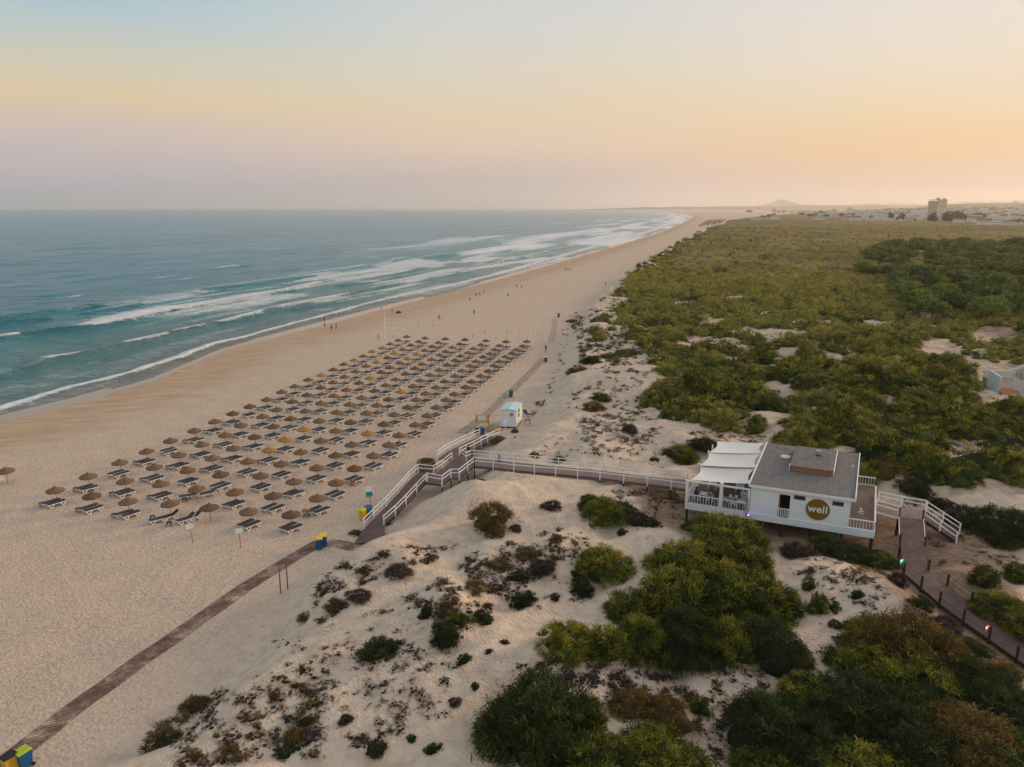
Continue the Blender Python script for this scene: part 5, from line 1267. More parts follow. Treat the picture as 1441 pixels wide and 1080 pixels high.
for t in [
    # dune face and slope in front of the bar
    (535, 921, 62, 'd', 'flat dark bush alone on pale sand, nearest the slatted path', .8), (621, 900, 50, 'd', 'dark bush low on the slope, beachward of two neighbours', 1.2), (600, 862, 22, 'd', 'small upright dark bush above the beachward dark bush', 1.4),
    (597, 868, 18, 'd', 'small round dark bush between two darker ones on the slope', 1.2), (640, 876, 42, 'g', 'mid green bush just above the beachward dark slope bush', .9), (678, 873, 38, 'd', 'dark bush in the middle of the slope below the wooden bar', 1.1), (737, 848, 40, 'd', 'dark pointed bush high on the slope towards the bar', 1.2),
    (709, 905, 16, 'd', 'tiny dark bush on open sand between the slope bushes'), (653, 930, 24, 'd', 'dark low bush on bare sand under the slope bushes'), (688, 918, 14, 'd', 'tiny dark pair bush on bare sand beachward of the tallest slope bush'), (668, 966, 16, 'd', 'small dark bush low on open sand above the big dark mound'),
    (640, 990, 20, 'x', 'dry low bush on open sand left of the big dark mound'), (815, 832, 44, 'd', 'dark bush right beside the two big round bushes below the bar', 1.1), (812, 812, 26, 'd', 'small dark bush topping a low dark one below the bar', 1.2), (782, 842, 20, 'd', 'small dark bush left of the low dark one below the bar'),
    (692, 738, 66, 't', 'golden domed tussock alone on the dune top', 1.15), (696, 752, 34, 't', 'smaller golden tussock spilling in front of the golden dome', .8), (675, 684, 28, 't', 'brown tussock on the dune nearest the boardwalk landing', .9), (725, 746, 22, 'x', 'dry twiggy tuft dune-side of the golden dome', .9),
    (776, 716, 36, 'x', 'dry grey tuft on the sand before the long boardwalk', .7), (852, 727, 84, 'g', 'big round green bush in front of the long boardwalk', .95), (826, 712, 40, 'd', 'green bush forming the seaward shoulder of the round boardwalk bush'), (876, 722, 40, 'd', 'green bush forming the inland shoulder of the round boardwalk bush'),
    (898, 736, 34, 'x', 'dry tuft below the round boardwalk bush'), (912, 740, 34, 'd', 'small dark bush on a sand lip below the seaward end of the bar', .9), (850, 803, 82, 'g', 'round green and yellow bush alone above the great thicket', 1.15), (835, 790, 44, 'd', 'dark bush behind the round green and yellow one'),
    (875, 752, 22, 'd', 'small dark bush on sand between two round bushes'), (780, 760, 22, 't', 'small brown tussock on the slope crest'), (546, 738, 14, 'g', 'tiny green bush by the foot of the railed ramp'), (740, 780, 40, 't', 'flat brown tussock in the middle of the slope', .5), (700, 800, 44, 't', 'wide flat tussock with green tips on the slope', .5),
    (672, 830, 46, 't', 'flat dull tussock above the mid green slope bush', .6), (764, 802, 42, 'x', 'grey twiggy tuft right of the slope crest', .8), (727, 814, 30, 'd', 'dark bush on the slope ridge line', .8), (500, 752, 22, 't', 'small tussock where the ramp rail begins', .5),
    # foreground left dunes
    (275, 1000, 42, 't', 'greenish tussock at the beachward tip of the near dunes', .8), (283, 990, 24, 'd', 'dark bush on the beachward tip of the near dunes', .8), (232, 1048, 52, 't', 'long dark grass tussock at the bottom of the near dunes', .7), (245, 1044, 30, 'd', 'dark bush in the long grass tussock of the near dunes', .7),
    (415, 1040, 36, 't', 'brown-green tussock low in the middle of the near dunes', .9), (402, 1062, 38, 'd', 'dark bush below the brown-green tussock in the near dunes', .8), (430, 1018, 26, 'd', 'dark bush above the brown-green tussock in the near dunes', .8), (487, 1015, 22, 'x', 'dark twiggy round tuft right of the near-dune tussocks'),
    (440, 1012, 20, 't', 'small golden tussock crowning a near-dune hummock'), (430, 868, 26, 't', 'brown tussock on the first low hummock above the slatted path', .6), (468, 852, 30, 't', 'golden tussock on the hummock above the slatted path', .7), (532, 1055, 40, 'd', 'low streak of dark bush at the bottom between near dunes', .6), (610, 1055, 26, 'd', 'small dark bush at the bottom left of the big dark mound', .7),
    (580, 1040, 18, 'd', 'tiny dark bush at the bottom left of the big dark mound'), (505, 840, 40, 'x', 'dark twiggy patch on the first sand lip past the ramp', .5), (560, 806, 46, 'x', 'wide twiggy patch on the lip above the ramp foot', .45), (602, 786, 30, 'x', 'small twiggy patch on the lip right of the ramp foot', .45),
    # great thicket below the bar
    (800, 912, 88, 'g', 'green bush at the beachward edge of the great thicket', 1.1), (845, 915, 80, 'g', 'yellow-tipped bush low in the beachward part of the great thicket', 1.1), (902, 914, 96, 'g', 'tall yellow-green bush in the front row of the great thicket', 1.3), (962, 915, 104, 'd', 'dark tall bush in the front row of the great thicket', 1.4),
    (1020, 922, 104, 'g', 'large drooping bush in the middle front of the great thicket', 1.4), (1078, 920, 100, 'd', 'dark drooping bush in the inland front of the great thicket', 1.2), (1118, 930, 50, 'b', 'brownish bush at the inland edge of the great thicket', .9), (880, 865, 90, 'g', 'yellow-green bush on the beachward back shoulder of the great thicket', 1.2),
    (935, 860, 120, 'g', 'broad bush on the back shoulder of the great thicket', 1.35), (1000, 850, 130, 'g', 'tallest broad bush at the heart of the great thicket', 1.35), (1060, 860, 120, 'g', 'broad green bush inland of the thicket heart', 1.25), (1098, 868, 64, 'd', 'dark bush on the inland back shoulder of the great thicket', 1.1),
    (960, 800, 100, 'g', 'bush at the back of the great thicket towards the terrace', 1.1), (1030, 795, 110, 'g', 'yellow-topped bush at the back of the great thicket', 1.1), (1020, 766, 110, 'g', 'wide bush reaching up before the bar terrace', 1.0), (985, 750, 60, 'g', 'small bush at the seaward stilt of the bar', .9), (1060, 768, 60, 'g', 'small bush under the violet lamp of the bar', .9), (1072, 812, 50, 'd', 'dark bush on the thicket back towards the sand track', .9),
    # beside / below the bar
    (1120, 782, 44, 'x', 'grey dry bush under the middle of the bar', .9), (1165, 780, 60, 'd', 'dark bush under the round sign of the bar', .9), (1205, 790, 60, 'd', 'dark bush under the inland end of the bar', 1.0), (1240, 800, 54, 'g', 'green bush beside the first posts of the brown boardwalk', .9),
    (1150, 860, 34, 'g', 'thin sprawling bush standing alone in the sand track', 2.0), (1138, 828, 22, 'g', 'top-heavy sprig bush above the thin sprawling one', 2.2), (1174, 858, 22, 'g', 'slight yellow-green bush inland of the thin sprawling one', 1.3), (1207, 840, 22, 'd', 'small dark bush alone on bare pale sand of the track', .9), (1182, 903, 22, 'x', 'small grey tuft low in the sand track', .7), (1175, 880, 22, 'x', 'small grey tuft higher in the sand track', .7),
    # rust coloured cluster and below
    (1225, 905, 80, 'g', 'green bush at the seaward edge of the rust-coloured cluster', 1.3), (1270, 930, 120, 'b', 'broad rust-brown bush in the middle of its cluster', 1.5), (1320, 945, 110, 'b', 'rust-brown bush nearest the brown boardwalk', 1.3), (1215, 950, 90, 'g', 'green bush in front of the broad rust-brown bush', 1.3), (1370, 975, 100, 'd', 'dark bush between the rust cluster and the brown boardwalk', 1.0), (1300, 985, 120, 'g', 'broad green bush in front of the rust cluster', 1.1),
    # bottom right mass
    (760, 1035, 150, 'd', 'big dark round bush standing alone at the bottom', 1.7), (715, 1035, 90, 'g', 'green bush on the beachward flank of the big dark round bush', 1.2), (810, 1030, 90, 'g', 'green bush on the inland flank of the big dark round bush', 1.3), (885, 1000, 70, 'b', 'brown bush behind and inland of the big dark round bush', .9), (935, 1010, 80, 'b', 'thin brown bush between the thicket and the bottom mass', .9),
    (850, 1085, 130, 'g', 'yellow-green bush at the bottom under the big dark round bush', 1.0), (930, 1080, 130, 'g', 'yellow-green bush at the bottom edge left of the track', 1.1), (985, 1000, 36, 'g', 'slim upright yellow bush before the great thicket', 1.5), (1070, 1030, 110, 'd', 'dark bush at the beachward end of the bottom right mass', 1.2), (1140, 990, 90, 'g', 'green bush at the back of the bottom right mass', 1.1),
    (1120, 1060, 140, 'd', 'dark drooping bush low in the bottom right mass', 1.1), (1200, 1020, 140, 'd', 'dark bush in the middle of the bottom right mass', 1.2), (1200, 1095, 140, 'g', 'green bush on the bottom edge of the bottom right mass', .9), (1280, 1060, 140, 'd', 'dark bush low on the inland half of the bottom right mass', 1.0), (1360, 1045, 120, 'b', 'brown sparse bush near the bottom right corner', .8), (1420, 1010, 110, 'd', 'dark bush under the brown boardwalk in the bottom right corner', .9), (1430, 1080, 110, 'g', 'green bush filling the bottom right corner', .7), (1090, 1100, 110, 'g', 'green bush on the bottom edge below the drooping one', .9),
    (1292, 852, 40, 'd', 'dark bush under the green-lamp end of the brown boardwalk', .8), (1330, 885, 44, 'x', 'dry twiggy bush beneath the middle posts of the brown boardwalk', .8), (1372, 915, 44, 'd', 'dark bush beneath the red lamp of the brown boardwalk', .8), (1262, 822, 34, 'x', 'dry bush at the corner below the green lamp', .9), (1412, 948, 44, 'b', 'brownish bush below the near end of the brown boardwalk', .8),
    # right of the bar
    (1408, 755, 84, 'd', 'big dark round bush inland of the stairs', 1.25), (1355, 735, 44, 'x', 'grey purplish bush between the stairs and the big dark one', 1.0), (1329, 713, 36, 'd', 'small dark bush behind the stairs', .8), (1284, 692, 46, 'd', 'dark bush on the sand behind the bar side deck', .9), (1385, 822, 48, 'g', 'pale green bush in front of the big dark inland one', 1.1), (1430, 812, 44, 'g', 'yellow-green bush at the right edge above the boardwalk', .9),
    (1405, 862, 70, 'g', 'yellow-green bush beside the brown boardwalk ropes', .9), (1445, 885, 80, 'g', 'green bush at the right edge beside the ropes', 1.0), (958, 645, 50, 'g', 'round pale green bush alone behind the long boardwalk', 1.1), (986, 628, 46, 'd', 'low dark bush behind the bar terrace corner', .7), (886, 608, 26, 'x', 'dark twiggy tuft on the sand beyond the long boardwalk', 1.0), (921, 648, 14, 'd', 'tiny dark bush just behind the long boardwalk'), (753, 642, 14, 't', 'tiny golden tussock just behind the long boardwalk', 1.2),
    (702, 622, 26, 't', 'golden tussock beside the upper boardwalk rail', .9), (724, 608, 12, 't', 'tiny yellow tussock at the corner of the kiosk', 1.2), (787, 648, 24, 't', 'flat golden tussock behind the middle of the long boardwalk', .6),
    # beachward scrub of the dune belt
    (835, 578, 38, 't', 'long golden-green tussock on the dune shoulder past the kiosk', .8), (845, 562, 32, 'g', 'green bush on the dune shoulder past the kiosk', .8), (832, 510, 28, 'd', 'dark bush high on the dune shoulder', .9), (856, 505, 30, 'g', 'green bush high on the dune shoulder', .8), (812, 526, 34, 't', 'golden tussock at the beach edge of the dune shoulder', .8), (806, 453, 22, 'g', 'flat green bush alone at the dune foot by the far bin', .5),
    (846, 455, 30, 't', 'golden tussock behind the lone flat green dune-foot bush', .7), (878, 500, 30, 'g', 'green bush on the crest next to the scrub', .9), (901, 475, 44, 'g', 'green bush at the beach edge of the scrub belt', .9), (926, 461, 44, 'g', 'bigger green bush just inside the scrub belt', .9), (942, 640, 20, 'x', 'twiggy tuft next to the round pale green bush'), (1236, 783, 20, 'x', 'dry tuft by the inland stilts of the bar'),
]:
    px, py, wp, kd, lb = t[:5]; hk = t[5] if len(t) > 5 else 1.0
    bush(px, py, wp, kd, lb, hk, name='tussock' if kd in 'tx' else 'shrub', grp='grass tussocks on the dunes' if kd in 'tx' else 'shrubs on the dunes around the bar')

# ---- the scrub belt behind: the largest shrubs one by one, the rest as one mass
def inpoly(px, py, poly):
    c = np.zeros(px.shape, bool); n = len(poly)
    for i in range(n):
        (x1, y1), (x2, y2) = poly[i], poly[(i + 1) % n]
        c ^= ((y1 > py) != (y2 > py)) & (px < (x2 - x1) * (py - y1) / (y2 - y1 + 1e-9) + x1)
    return c
def ell(px, py, L_):
    m_ = np.zeros(px.shape, bool)
    for cx, cy, rx, ry in L_: m_ |= ((px - cx) / rx) ** 2 + ((py - cy) / ry) ** 2 < 1
    return m_
BARE = [(925, 540, 40, 15), (1095, 588, 19, 46), (1112, 548, 20, 10), (1085, 470, 60, 7), (985, 482, 28, 10), (1105, 500, 24, 9), (1402, 470, 34, 12), (1318, 492, 30, 15), (1085, 545, 16, 7), (1246, 590, 20, 34), (1266, 626, 24, 16), (1350, 638, 72, 14), (1345, 702, 95, 18), (1165, 384, 20, 4),
        (1310, 445, 18, 4), (905, 530, 18, 26), (1180, 505, 22, 7), (1020, 505, 18, 7), (1150, 560, 14, 9), (1225, 455, 22, 5), (960, 425, 26, 6), (1040, 420, 18, 4), (1072, 366, 8, 5), (1012, 386, 12, 3), (1090, 520, 14, 5), (1180, 640, 10, 10), (1288, 560, 14, 6), (1000, 455, 24, 6)]
NOPOLY = [(600, 700), (640, 600), (800, 590), (880, 500), (900, 500), (903, 578), (975, 600), (1082, 612), (1120, 640), (1240, 690), (1240, 1100), (600, 1100)]
cand = []
g = np.random.default_rng(77)
sp_ = 2.75
gx, gy = np.meshgrid(np.arange(5, 330, sp_), np.arange(74, 345, sp_))
gx = gx + g.uniform(-1.2, 1.2, gx.shape); gy = gy + g.uniform(-1.2, 1.2, gy.shape)
gx, gy = gx.ravel(), gy.ravel(); k_ = gx < gy * .98; gx, gy = gx[k_], gy[k_]
gz_ = terrain(gx, gy); gpx, gpy = proj(gx, gy, gz_)
d_, s_, _ = pdist(DU, gx, gy); d_ = d_ * s_
patch = vnoise(gx / 13, gy / 13, 51) * .6 + vnoise(gx / 5, gy / 5, 52) * .4
cov = sstep(3, 20, d_ + (vnoise(gx / 18, gy / 18, 53) - .5) * 12)
keep = (g.uniform(0, 1, gx.shape) < .95) & (patch < .30 + .56 * cov) & (d_ > 4) & ~inpoly(gpx, gpy, NOPOLY) & ~ell(gpx, gpy, BARE) & (gpy < 692) & (g.uniform(0, 1, gx.shape) < .15 + cov)
keep &= ~((gpy > 680) & (gpx < 1441)) | (gpx > 1300) & (gpy < 690)
keep &= ~((gpx > 1372) & (gpy > 512) & (gpy < 562))
gx, gy, gz_, gpx, gpy, d_, cov = [a[keep] for a in (gx, gy, gz_, gpx, gpy, d_, cov)]
rr_ = (1.15 + 2.0 * g.uniform(0, 1, gx.shape) ** 1.3) * (.55 + .45 * cov) * (1 + .15 * sstep(140, 300, gy))
midp = [pmesh('scrub_shrub', m_, sd, 2.0, 1.45, 6, 46, 22, .42, .085, .26, droop=.4, seg=1, tvar=.34) for sd, m_ in ((41, FO), (42, FO), (43, FG), (44, FG), (45, FO), (46, FB))]
rr_ = rr_ * (1 + .28 * sstep(150, 105, gy))
app = rr_ / gy * np.where((gpx < -20) | (gpx > 1460), 0, 1)
order = np.argsort(-app); ind = order[:285]; rest = order[285:]
# rows by distance, position counted from the beach
ind = sorted(ind, key=lambda i: gy[i]); rows_ = []
bands = sorted(gy[i] for i in ind); nrow = 19
for b_ in range(nrow): rows_.append(ind[b_ * len(ind) // nrow:(b_ + 1) * len(ind) // nrow])
CN = ['olive', 'yellowish olive', 'green', 'deep green', 'dull olive', 'rusty']
random.seed(31)
for b_, rw in enumerate(rows_):
    rw = sorted(rw, key=lambda i: gx[i] / gy[i])
    for k, i in enumerate(rw):
        near_ = gy[i] < 130
        c_ = random.choices(range(6), (3, 2, 4, 4, 2, .35) if near_ else (4, 4, 2, 2, 4, .4))[0]
        s_ = rr_[i] / 2.0; me_ = midp[c_]
        if near_ and c_ < 4: me_ = med[(3, 0, 0, 1)[c_]] if random.random() < .6 else me_
        tag(link('scrub_shrub', me_, None, (gx[i], gy[i], gz_[i] - .05), random.uniform(0, 6.28), (s_, s_ * random.uniform(.85, 1.1), s_ * random.uniform(.75, 1.25))),
            f'{CN[c_]} scrub bush, {nth(k)} from the beach side in the {nth(b_)} row behind the bar', 'shrub', 'rounded scrub bushes behind the bar')
lodm = [plant(sd, 2.0, 1.4, 4, 16, 9, .55, .17, .3, droop=.3, seg=1, coren=1, core=.86, tvar=.34) for sd in range(60, 66)]
def merge(idx, xs, ys, zs, rs, protos, zk=(.75, 1.25), toff=.0, g=g, drift=0, tj=.13):
    VV, FF, TT = [], [], []; n = 0
    for i in idx:
        V, f4, f3, T = protos[g.integers(len(protos))]
        a = g.uniform(0, 6.28); s_ = rs[i] / 2.0; ca, sa = math.cos(a) * s_, math.sin(a) * s_
        v = np.stack([V[:, 0] * ca - V[:, 1] * sa + xs[i], V[:, 0] * sa + V[:, 1] * ca + ys[i], V[:, 2] * s_ * g.uniform(*zk) + zs[i] - .05], -1)
        VV.append(v); TT.append(np.clip(T + g.normal(0, tj) + toff + drift * min(1, max(0, (ys[i] - 130) / 180)), 0, 1)); FF += [f + n for f in f3]; 
        if f4: FF += [f + n for f in f4]
        n += len(V)
    return np.concatenate(VV), FF, np.concatenate(TT)
def f3only(FF):
    a = [f for f in FF if f.shape[1] == 3]; b2 = [f for f in FF if f.shape[1] == 4]
    return ([np.concatenate(a)] if a else []) + ([np.concatenate(b2)] if b2 else [])
V, FF, T = merge(rest, gx, gy, gz_, rr_, lodm, drift=.22)
tag(link('scrub', raw_mesh('scrub', V, f3only(FF), FO, False, tint=T)), kind='stuff')

# ---- far scrub: low rolling canopy to the edge of the town
X, Y = fan(225, 1850, 500, 1.05, 600, 0, .05)
d2, s2, _ = pdist(DU, X, Y); d2 = d2 * s2; Zt = terrain(X, Y); ppx, ppy = proj(X, Y, Zt)
c1 = 1 - np.abs(2 * vnoise(X / 6, Y / 9, 71) - 1); c2 = vnoise(X / 2.6, Y / 4, 72); c3 = vnoise(X / 34, Y / 60, 73)
ms = sstep(6, 24, d2 + (c3 - .5) * 22) * sstep(235, 345, Y + (c1 - .5) * 60 + (c3 - .5) * 60)
hole = ell(ppx, ppy, BARE) | (vnoise(X / 20, Y / 34, 74) * .55 + c1 * .15 + c2 * .3 < .17 + .12 * sstep(120, 10, d2))
ms = np.where(hole, 0, ms)
Zc = Zt - .5 + ms * (1.1 + 1.25 * c1 + .8 * c2 + 1.2 * c3 * sstep(500, 900, Y))
tt = np.clip(.02 + .42 * vnoise(X / 6, Y / 10, 75) + .60 * vnoise(X / 30, Y / 60, 76) + .25 * (vnoise(X / 1.9, Y / 2.8, 77) - .5), 0, 1)
m_ = foliage('far_scrub', [(0, (.10, .085, .022)), (.35, (.17, .14, .032)), (.6, (.25, .19, .045)), (.85, (.33, .235, .07)), (1, (.38, .27, .10))], 0)  # golden tones also carry the warm haze glow in the colour
tag(link('scrub_canopy', raw_mesh('scrub_canopy', np.stack([X, Y, Zc], -1).reshape(-1, 3), [gridfaces(*X.shape, keep=(ms > .05) & (Y < 1820))], m_, False, tint=tt.ravel())), kind='stuff')
# loose far shrubs breaking its top
n = 8500; fy = 315 * (1100 / 315) ** g.uniform(0, 1, n); fx = g.uniform(.05, 1.0, n) * fy
dq, sq, _ = pdist(DU, fx, fy); fz = terrain(fx, fy); fpx, fpy = proj(fx, fy, fz)
kk_ = (dq * sq > 3) & ~ell(fpx, fpy, BARE) & (g.uniform(0, 1, n) < .25 + sstep(4, 20, dq)); fx, fy, fz = fx[kk_], fy[kk_], fz[kk_]
farl = [plant(sd, 2.0, 1.4, 3, 9, 6, .8, .34, .4, droop=.3, seg=1, coren=1, core=.9, tvar=.3) for sd in range(80, 84)]
V, FF, T = merge(range(len(fx)), fx, fy, fz + .6, 1.6 + fy / 420, farl, (.6, 1.15), .12, tj=.24)
tag(link('distant_scrub', raw_mesh('distant_scrub', V, f3only(FF), FO, False, tint=T)), kind='stuff')

# ---- dry clumps and creeping plants on the sand: nobody could count them
REG = [([(430, 850), (480, 790), (560, 768), (625, 772), (600, 800), (520, 820), (455, 880)], 120, .42, 'x'), ([(560, 850), (700, 765), (800, 742), (830, 762), (720, 840), (640, 900)], 190, .5, 'm'), ([(200, 1040), (290, 975), (420, 935), (470, 960), (450, 1065), (250, 1080)], 190, .45, 'm'),
       ([(540, 900), (650, 905), (640, 1010), (500, 1060), (480, 1000)], 100, .38, 'x'), ([(795, 560), (905, 505), (930, 620), (830, 640)], 260, .5, 'x'), ([(720, 615), (960, 600), (960, 662), (760, 645)], 60, .35, 'm'), ([(800, 445), (900, 405), (1000, 450), (930, 525), (825, 525)], 620, .75, 'm'),
       ([(820, 446), (826, 448), (800, 470), (798, 505), (782, 545), (748, 594), (742, 590), (772, 545), (788, 500), (792, 462)], 170, .45, 't'), ([(850, 690), (962, 690), (965, 745), (900, 722)], 150, .32, 'b'), ([(1240, 700), (1441, 720), (1441, 830), (1300, 790)], 110, .42, 'm'), ([(1100, 850), (1200, 800), (1260, 830), (1200, 900), (1130, 930)], 50, .35, 'x'),
       ([(730, 935), (830, 920), (960, 960), (1000, 1000), (880, 990)], 190, .4, 'b'), ([(960, 600), (1080, 615), (1060, 640), (980, 620)], 70, .45, 'm'), ([(620, 760), (900, 740), (960, 770), (840, 850), (700, 860)], 110, .34, 'x'), ([(850, 420), (1010, 322), (1060, 335), (980, 440)], 700, 1.2, 'm'), ([(1040, 455), (1180, 440), (1180, 480), (1040, 500)], 120, .6, 'x'),
       ([(380, 900), (560, 850), (560, 960), (420, 1000)], 80, .3, 't'), ([(1080, 770), (1240, 780), (1240, 830), (1120, 810)], 120, .4, 'b'), ([(1000, 950), (1440, 950), (1440, 1080), (960, 1080)], 250, .5, 'b'), ([(1240, 560), (1270, 560), (1280, 640), (1240, 640)], 30, .5, 'x'), ([(1290, 620), (1420, 625), (1420, 645), (1290, 645)], 40, .5, 'x')]
dp = {'x': [plant(sd, 2.0, .8, 4, 12, 14, .7, .10, .5, droop=.3, seg=1, coren=1, core=.55, upb=.3, spread=.8) for sd in (90, 91, 92)], 't': [plant(sd, 2.0, 1.1, 4, 14, 16, 1.1, .07, .35, droop=.5, seg=1, coren=1, core=.45, upb=.8) for sd in (93, 94)]}
for kind, nm, mat_ in (('x', 'dry_clumps', FX), ('t', 'dune_grass', FT)):
    XX, YY = [], []
    RS = []
    for poly, cnt, rad, kd in REG:
        sh_ = {'x': (1, .1), 't': (.1, 1), 'm': (.6, .5), 'b': (.75, .35)}[kd][0 if kind == 'x' else 1]
        P_a = np.array(poly); mn, mx = P_a.min(0), P_a.max(0); got = 0; nn = int(cnt * sh_ * 1.7)
        ax = g.uniform(mn[0], mx[0], nn * 14); ay = g.uniform(mn[1], mx[1], nn * 14)
        k2 = inpoly(ax, ay, poly); ax, ay = ax[k2], ay[k2]
        cl = vnoise(ax / 17 + 3, ay / 8, 97 if kind == 'x' else 98); k2 = g.uniform(0, 1, ax.shape) < sstep(.45, .75, cl) + .04; ax, ay = ax[k2][:nn], ay[k2][:nn]
        XX.append(ax); YY.append(ay); RS.append(rad * g.uniform(.4, 1.35, ax.shape) ** 1.2)
    XX = np.concatenate(XX); YY = np.concatenate(YY); RS = np.concatenate(RS)
    Q = place(XX, YY)
    V, FF, T = merge(range(len(XX)), Q[:, 0], Q[:, 1], Q[:, 2], RS, dp[kind], (.5, 1.0))
    tag(link(nm, raw_mesh(nm, V, f3only(FF), mat_, False, tint=T)), kind='stuff')

# ---- umbrella pines
PREG = [(1205, 360), (1235, 345), (1300, 338), (1360, 335), (1441, 336), (1500, 336), (1500, 432), (1441, 436), (1390, 446), (1335, 430), (1300, 448), (1270, 425), (1262, 396), (1215, 385)]
pin = []
tries = 0
gp = np.random.default_rng(5)
ax = gp.uniform(1200, 1480, 2600); ay = 338 + (gp.uniform(0, 1, 2600) ** 1.0) * 108
k2 = inpoly(ax, ay, PREG); ax, ay = ax[k2], ay[k2]; Q = place(ax, ay + 9)
for q in Q:
    if all((q[0] - p_[0]) ** 2 + ((q[1] - p_[1]) * .62) ** 2 < 0 or math.hypot(q[0] - p_[0], q[1] - p_[1]) > 9.4 for p_ in pin): pin.append(tuple(q))
    if len(pin) >= 150: break
pin = [p_ for p_ in pin]
pcm = [pmesh('crown', FP, sd, 5.6, 3.2, 9, 150, 20, .95, .20, .7, droop=.1, seg=1, upb=.7, flat=.9, spread=.6, low=-.05, tvar=.46) for sd in (201, 202, 203, 204)]
def trunkmesh(sd):
    random.seed(sd); mb = MB(); p = Vector((0, 0, -.3)); tp_ = Vector((random.uniform(-.5, .5), random.uniform(-.5, .5), 3.2))
    mb.cyl(p, tp_, .32, .22, 8)
    for k in range(6):
        a = k * 1.05 + random.uniform(-.3, .3); mid_ = tp_ + Vector((math.cos(a) * 1.3, math.sin(a) * 1.3, .7)); e = tp_ + Vector((math.cos(a) * 3.2, math.sin(a) * 3.2, 1.9)); mb.cyl(tp_ - Vector((0, 0, .3)), mid_, .14, .09, 6); mb.cyl(mid_, e, .09, .04, 6)
    return mb.mesh('trunk', STEM)
ptm = [trunkmesh(k) for k in range(3)]
pin.sort(key=lambda p_: p_[1]); NR = 14
random.seed(6)
for b_ in range(NR):
    rw = sorted(pin[b_ * len(pin) // NR:(b_ + 1) * len(pin) // NR], key=lambda p_: p_[0] / p_[1])
    for k, q in enumerate(rw):
        s_ = random.uniform(.78, 1.2) * (1.0 + .2 * (q[1] > 450))
        o = thing('umbrella_pine', f'flat-crowned green pine, {nth(k)} from the beach side in the {nth(b_)} row of the pine grove', 'tree', q, random.uniform(0, 6.28), 'umbrella pines beyond the scrub'); o.scale = (s_, s_, s_ * random.uniform(.85, 1.15))
        link('trunk', random.choice(ptm), o); link('crown', random.choice(pcm), o, (0, 0, 2.6 ))

# ================================================================== FAR LAND AND TOWN
# hills: a real ridge nine kilometres off
def ridge(name, y0, prof, depth, mat, seed):
    xs = np.linspace((prof[0][0] - 720.5) / 1000 * y0, (prof[-1][0] - 720.5) / 1000 * y0, 260)
    ph = np.interp(xs / y0 * 1000 + 720.5, [p_[0] for p_ in prof], [max(0, CH + (293 - p_[1]) / 1000 * y0) for p_ in prof])
    ph = ph * (1 + .10 * (vnoise(xs / 260, xs * 0, seed) - .5) * 2) * (1 + .05 * (vnoise(xs / 70, xs * 0, seed + 1) - .5))
    ts = np.linspace(-1, 1, 23); Xg, Tg = np.meshgrid(xs, ts, indexing='ij'); Yg = y0 + Tg * depth
    Zg = ph[:, None] * np.exp(-(Tg / .45) ** 2) * (1 + .12 * (vnoise(Xg / 240, Yg / 240, seed + 2) - .5)) - 3
    Zg[0] = -4; Zg[-1] = -4
    o = link(name, raw_mesh(name, np.stack([Xg, Yg, Zg], -1).reshape(-1, 3), [gridfaces(*Xg.shape)], mat, True)); tag(o, kind='structure')
hm = simple('hill_scrub', (.045, .05, .035), .9, .3, .004)
ridge('hills', 18500, [(1040, 298), (1056, 290.5), (1068, 288), (1079, 285.2), (1087, 282.6), (1092, 282.6), (1101, 285.4), (1112, 287.6), (1125, 288.8), (1180, 288.5), (1240, 287.5), (1300, 288), (1330, 285), (1390, 283.5), (1441, 283), (1520, 284), (1600, 298)], 1500, hm, 301)
ridge('hills', 13000, [(800, 296), (900, 291.6), (1000, 291), (1100, 289.8), (1200, 289.6), (1290, 289), (1400, 287.6), (1441, 287), (1560, 288), (1640, 296)], 500, hm, 311)
wallw = simple('render_white', (.80, .78, .75), .8, .08, .2); wallc = simple('render_cream', (.66, .56, .44), .8, .08, .2); roofr = simple('tile_red', (.28, .13, .08), .85, .15, .3); roofg = simple('roof_grey', (.58, .56, .54), .85, .1, .3); win = simple('window_dark', (.05, .055, .06), .3)
def house_mesh(k):
    random.seed(400 + k); w_ = random.uniform(11, 24); d = random.uniform(9, 13); st_ = random.choice((1, 2, 2, 2, 3)); h = 3.1 * st_ + .6
    me = MB(); me.box(-w_ / 2, w_ / 2, 0, d, -1, h); nw = len(me.f)
    pitched = k % 2
    if pitched: me.add([(-w_ / 2 - .4, -.4, h + .003), (w_ / 2 + .4, -.4, h + .003), (w_ / 2 + .4, d + .4, h + .003), (-w_ / 2 - .4, d + .4, h + .003), (-w_ / 2 + 1, d / 2, h + 2.4), (w_ / 2 - 1, d / 2, h + 2.4)], [(3, 2, 1, 0), (0, 1, 5, 4), (2, 3, 4, 5), (1, 2, 5), (3, 0, 4)])
    else:
        me.box(-w_ / 2 - .2, w_ / 2 + .2, -.2, .2, h + .003, h + .8); me.box(-w_ / 2 - .2, w_ / 2 + .2, d - .2, d + .2, h + .003, h + .8); me.box(-2, 2, d * .4, d * .8, h + .003, h + 2.3)
    nr = len(me.f)
    for f in range(st_):
        x = -w_ / 2 + 1.6
        while x < w_ / 2 - 2: me.box(x, x + 1.3, -.06, -.003, f * 3.1 + 1.1, f * 3.1 + 2.5); me.box(x, x + 1.3, -.9 if False else -.06, -.003, f * 3.1 + 1.1, f * 3.1 + 2.5) if False else None; x += 3.2
    m2 = me.mesh('house', wallw if k % 3 else wallc); m2.materials.append(roofr if pitched else roofg); m2.materials.append(win)
    for i, p_ in enumerate(m2.polygons): p_.material_index = 0 if i < nw else 1 if i < nr else 2
    return m2
HM = [house_mesh(k) for k in range(10)]
random.seed(55)
rowsT = []; far_h = []
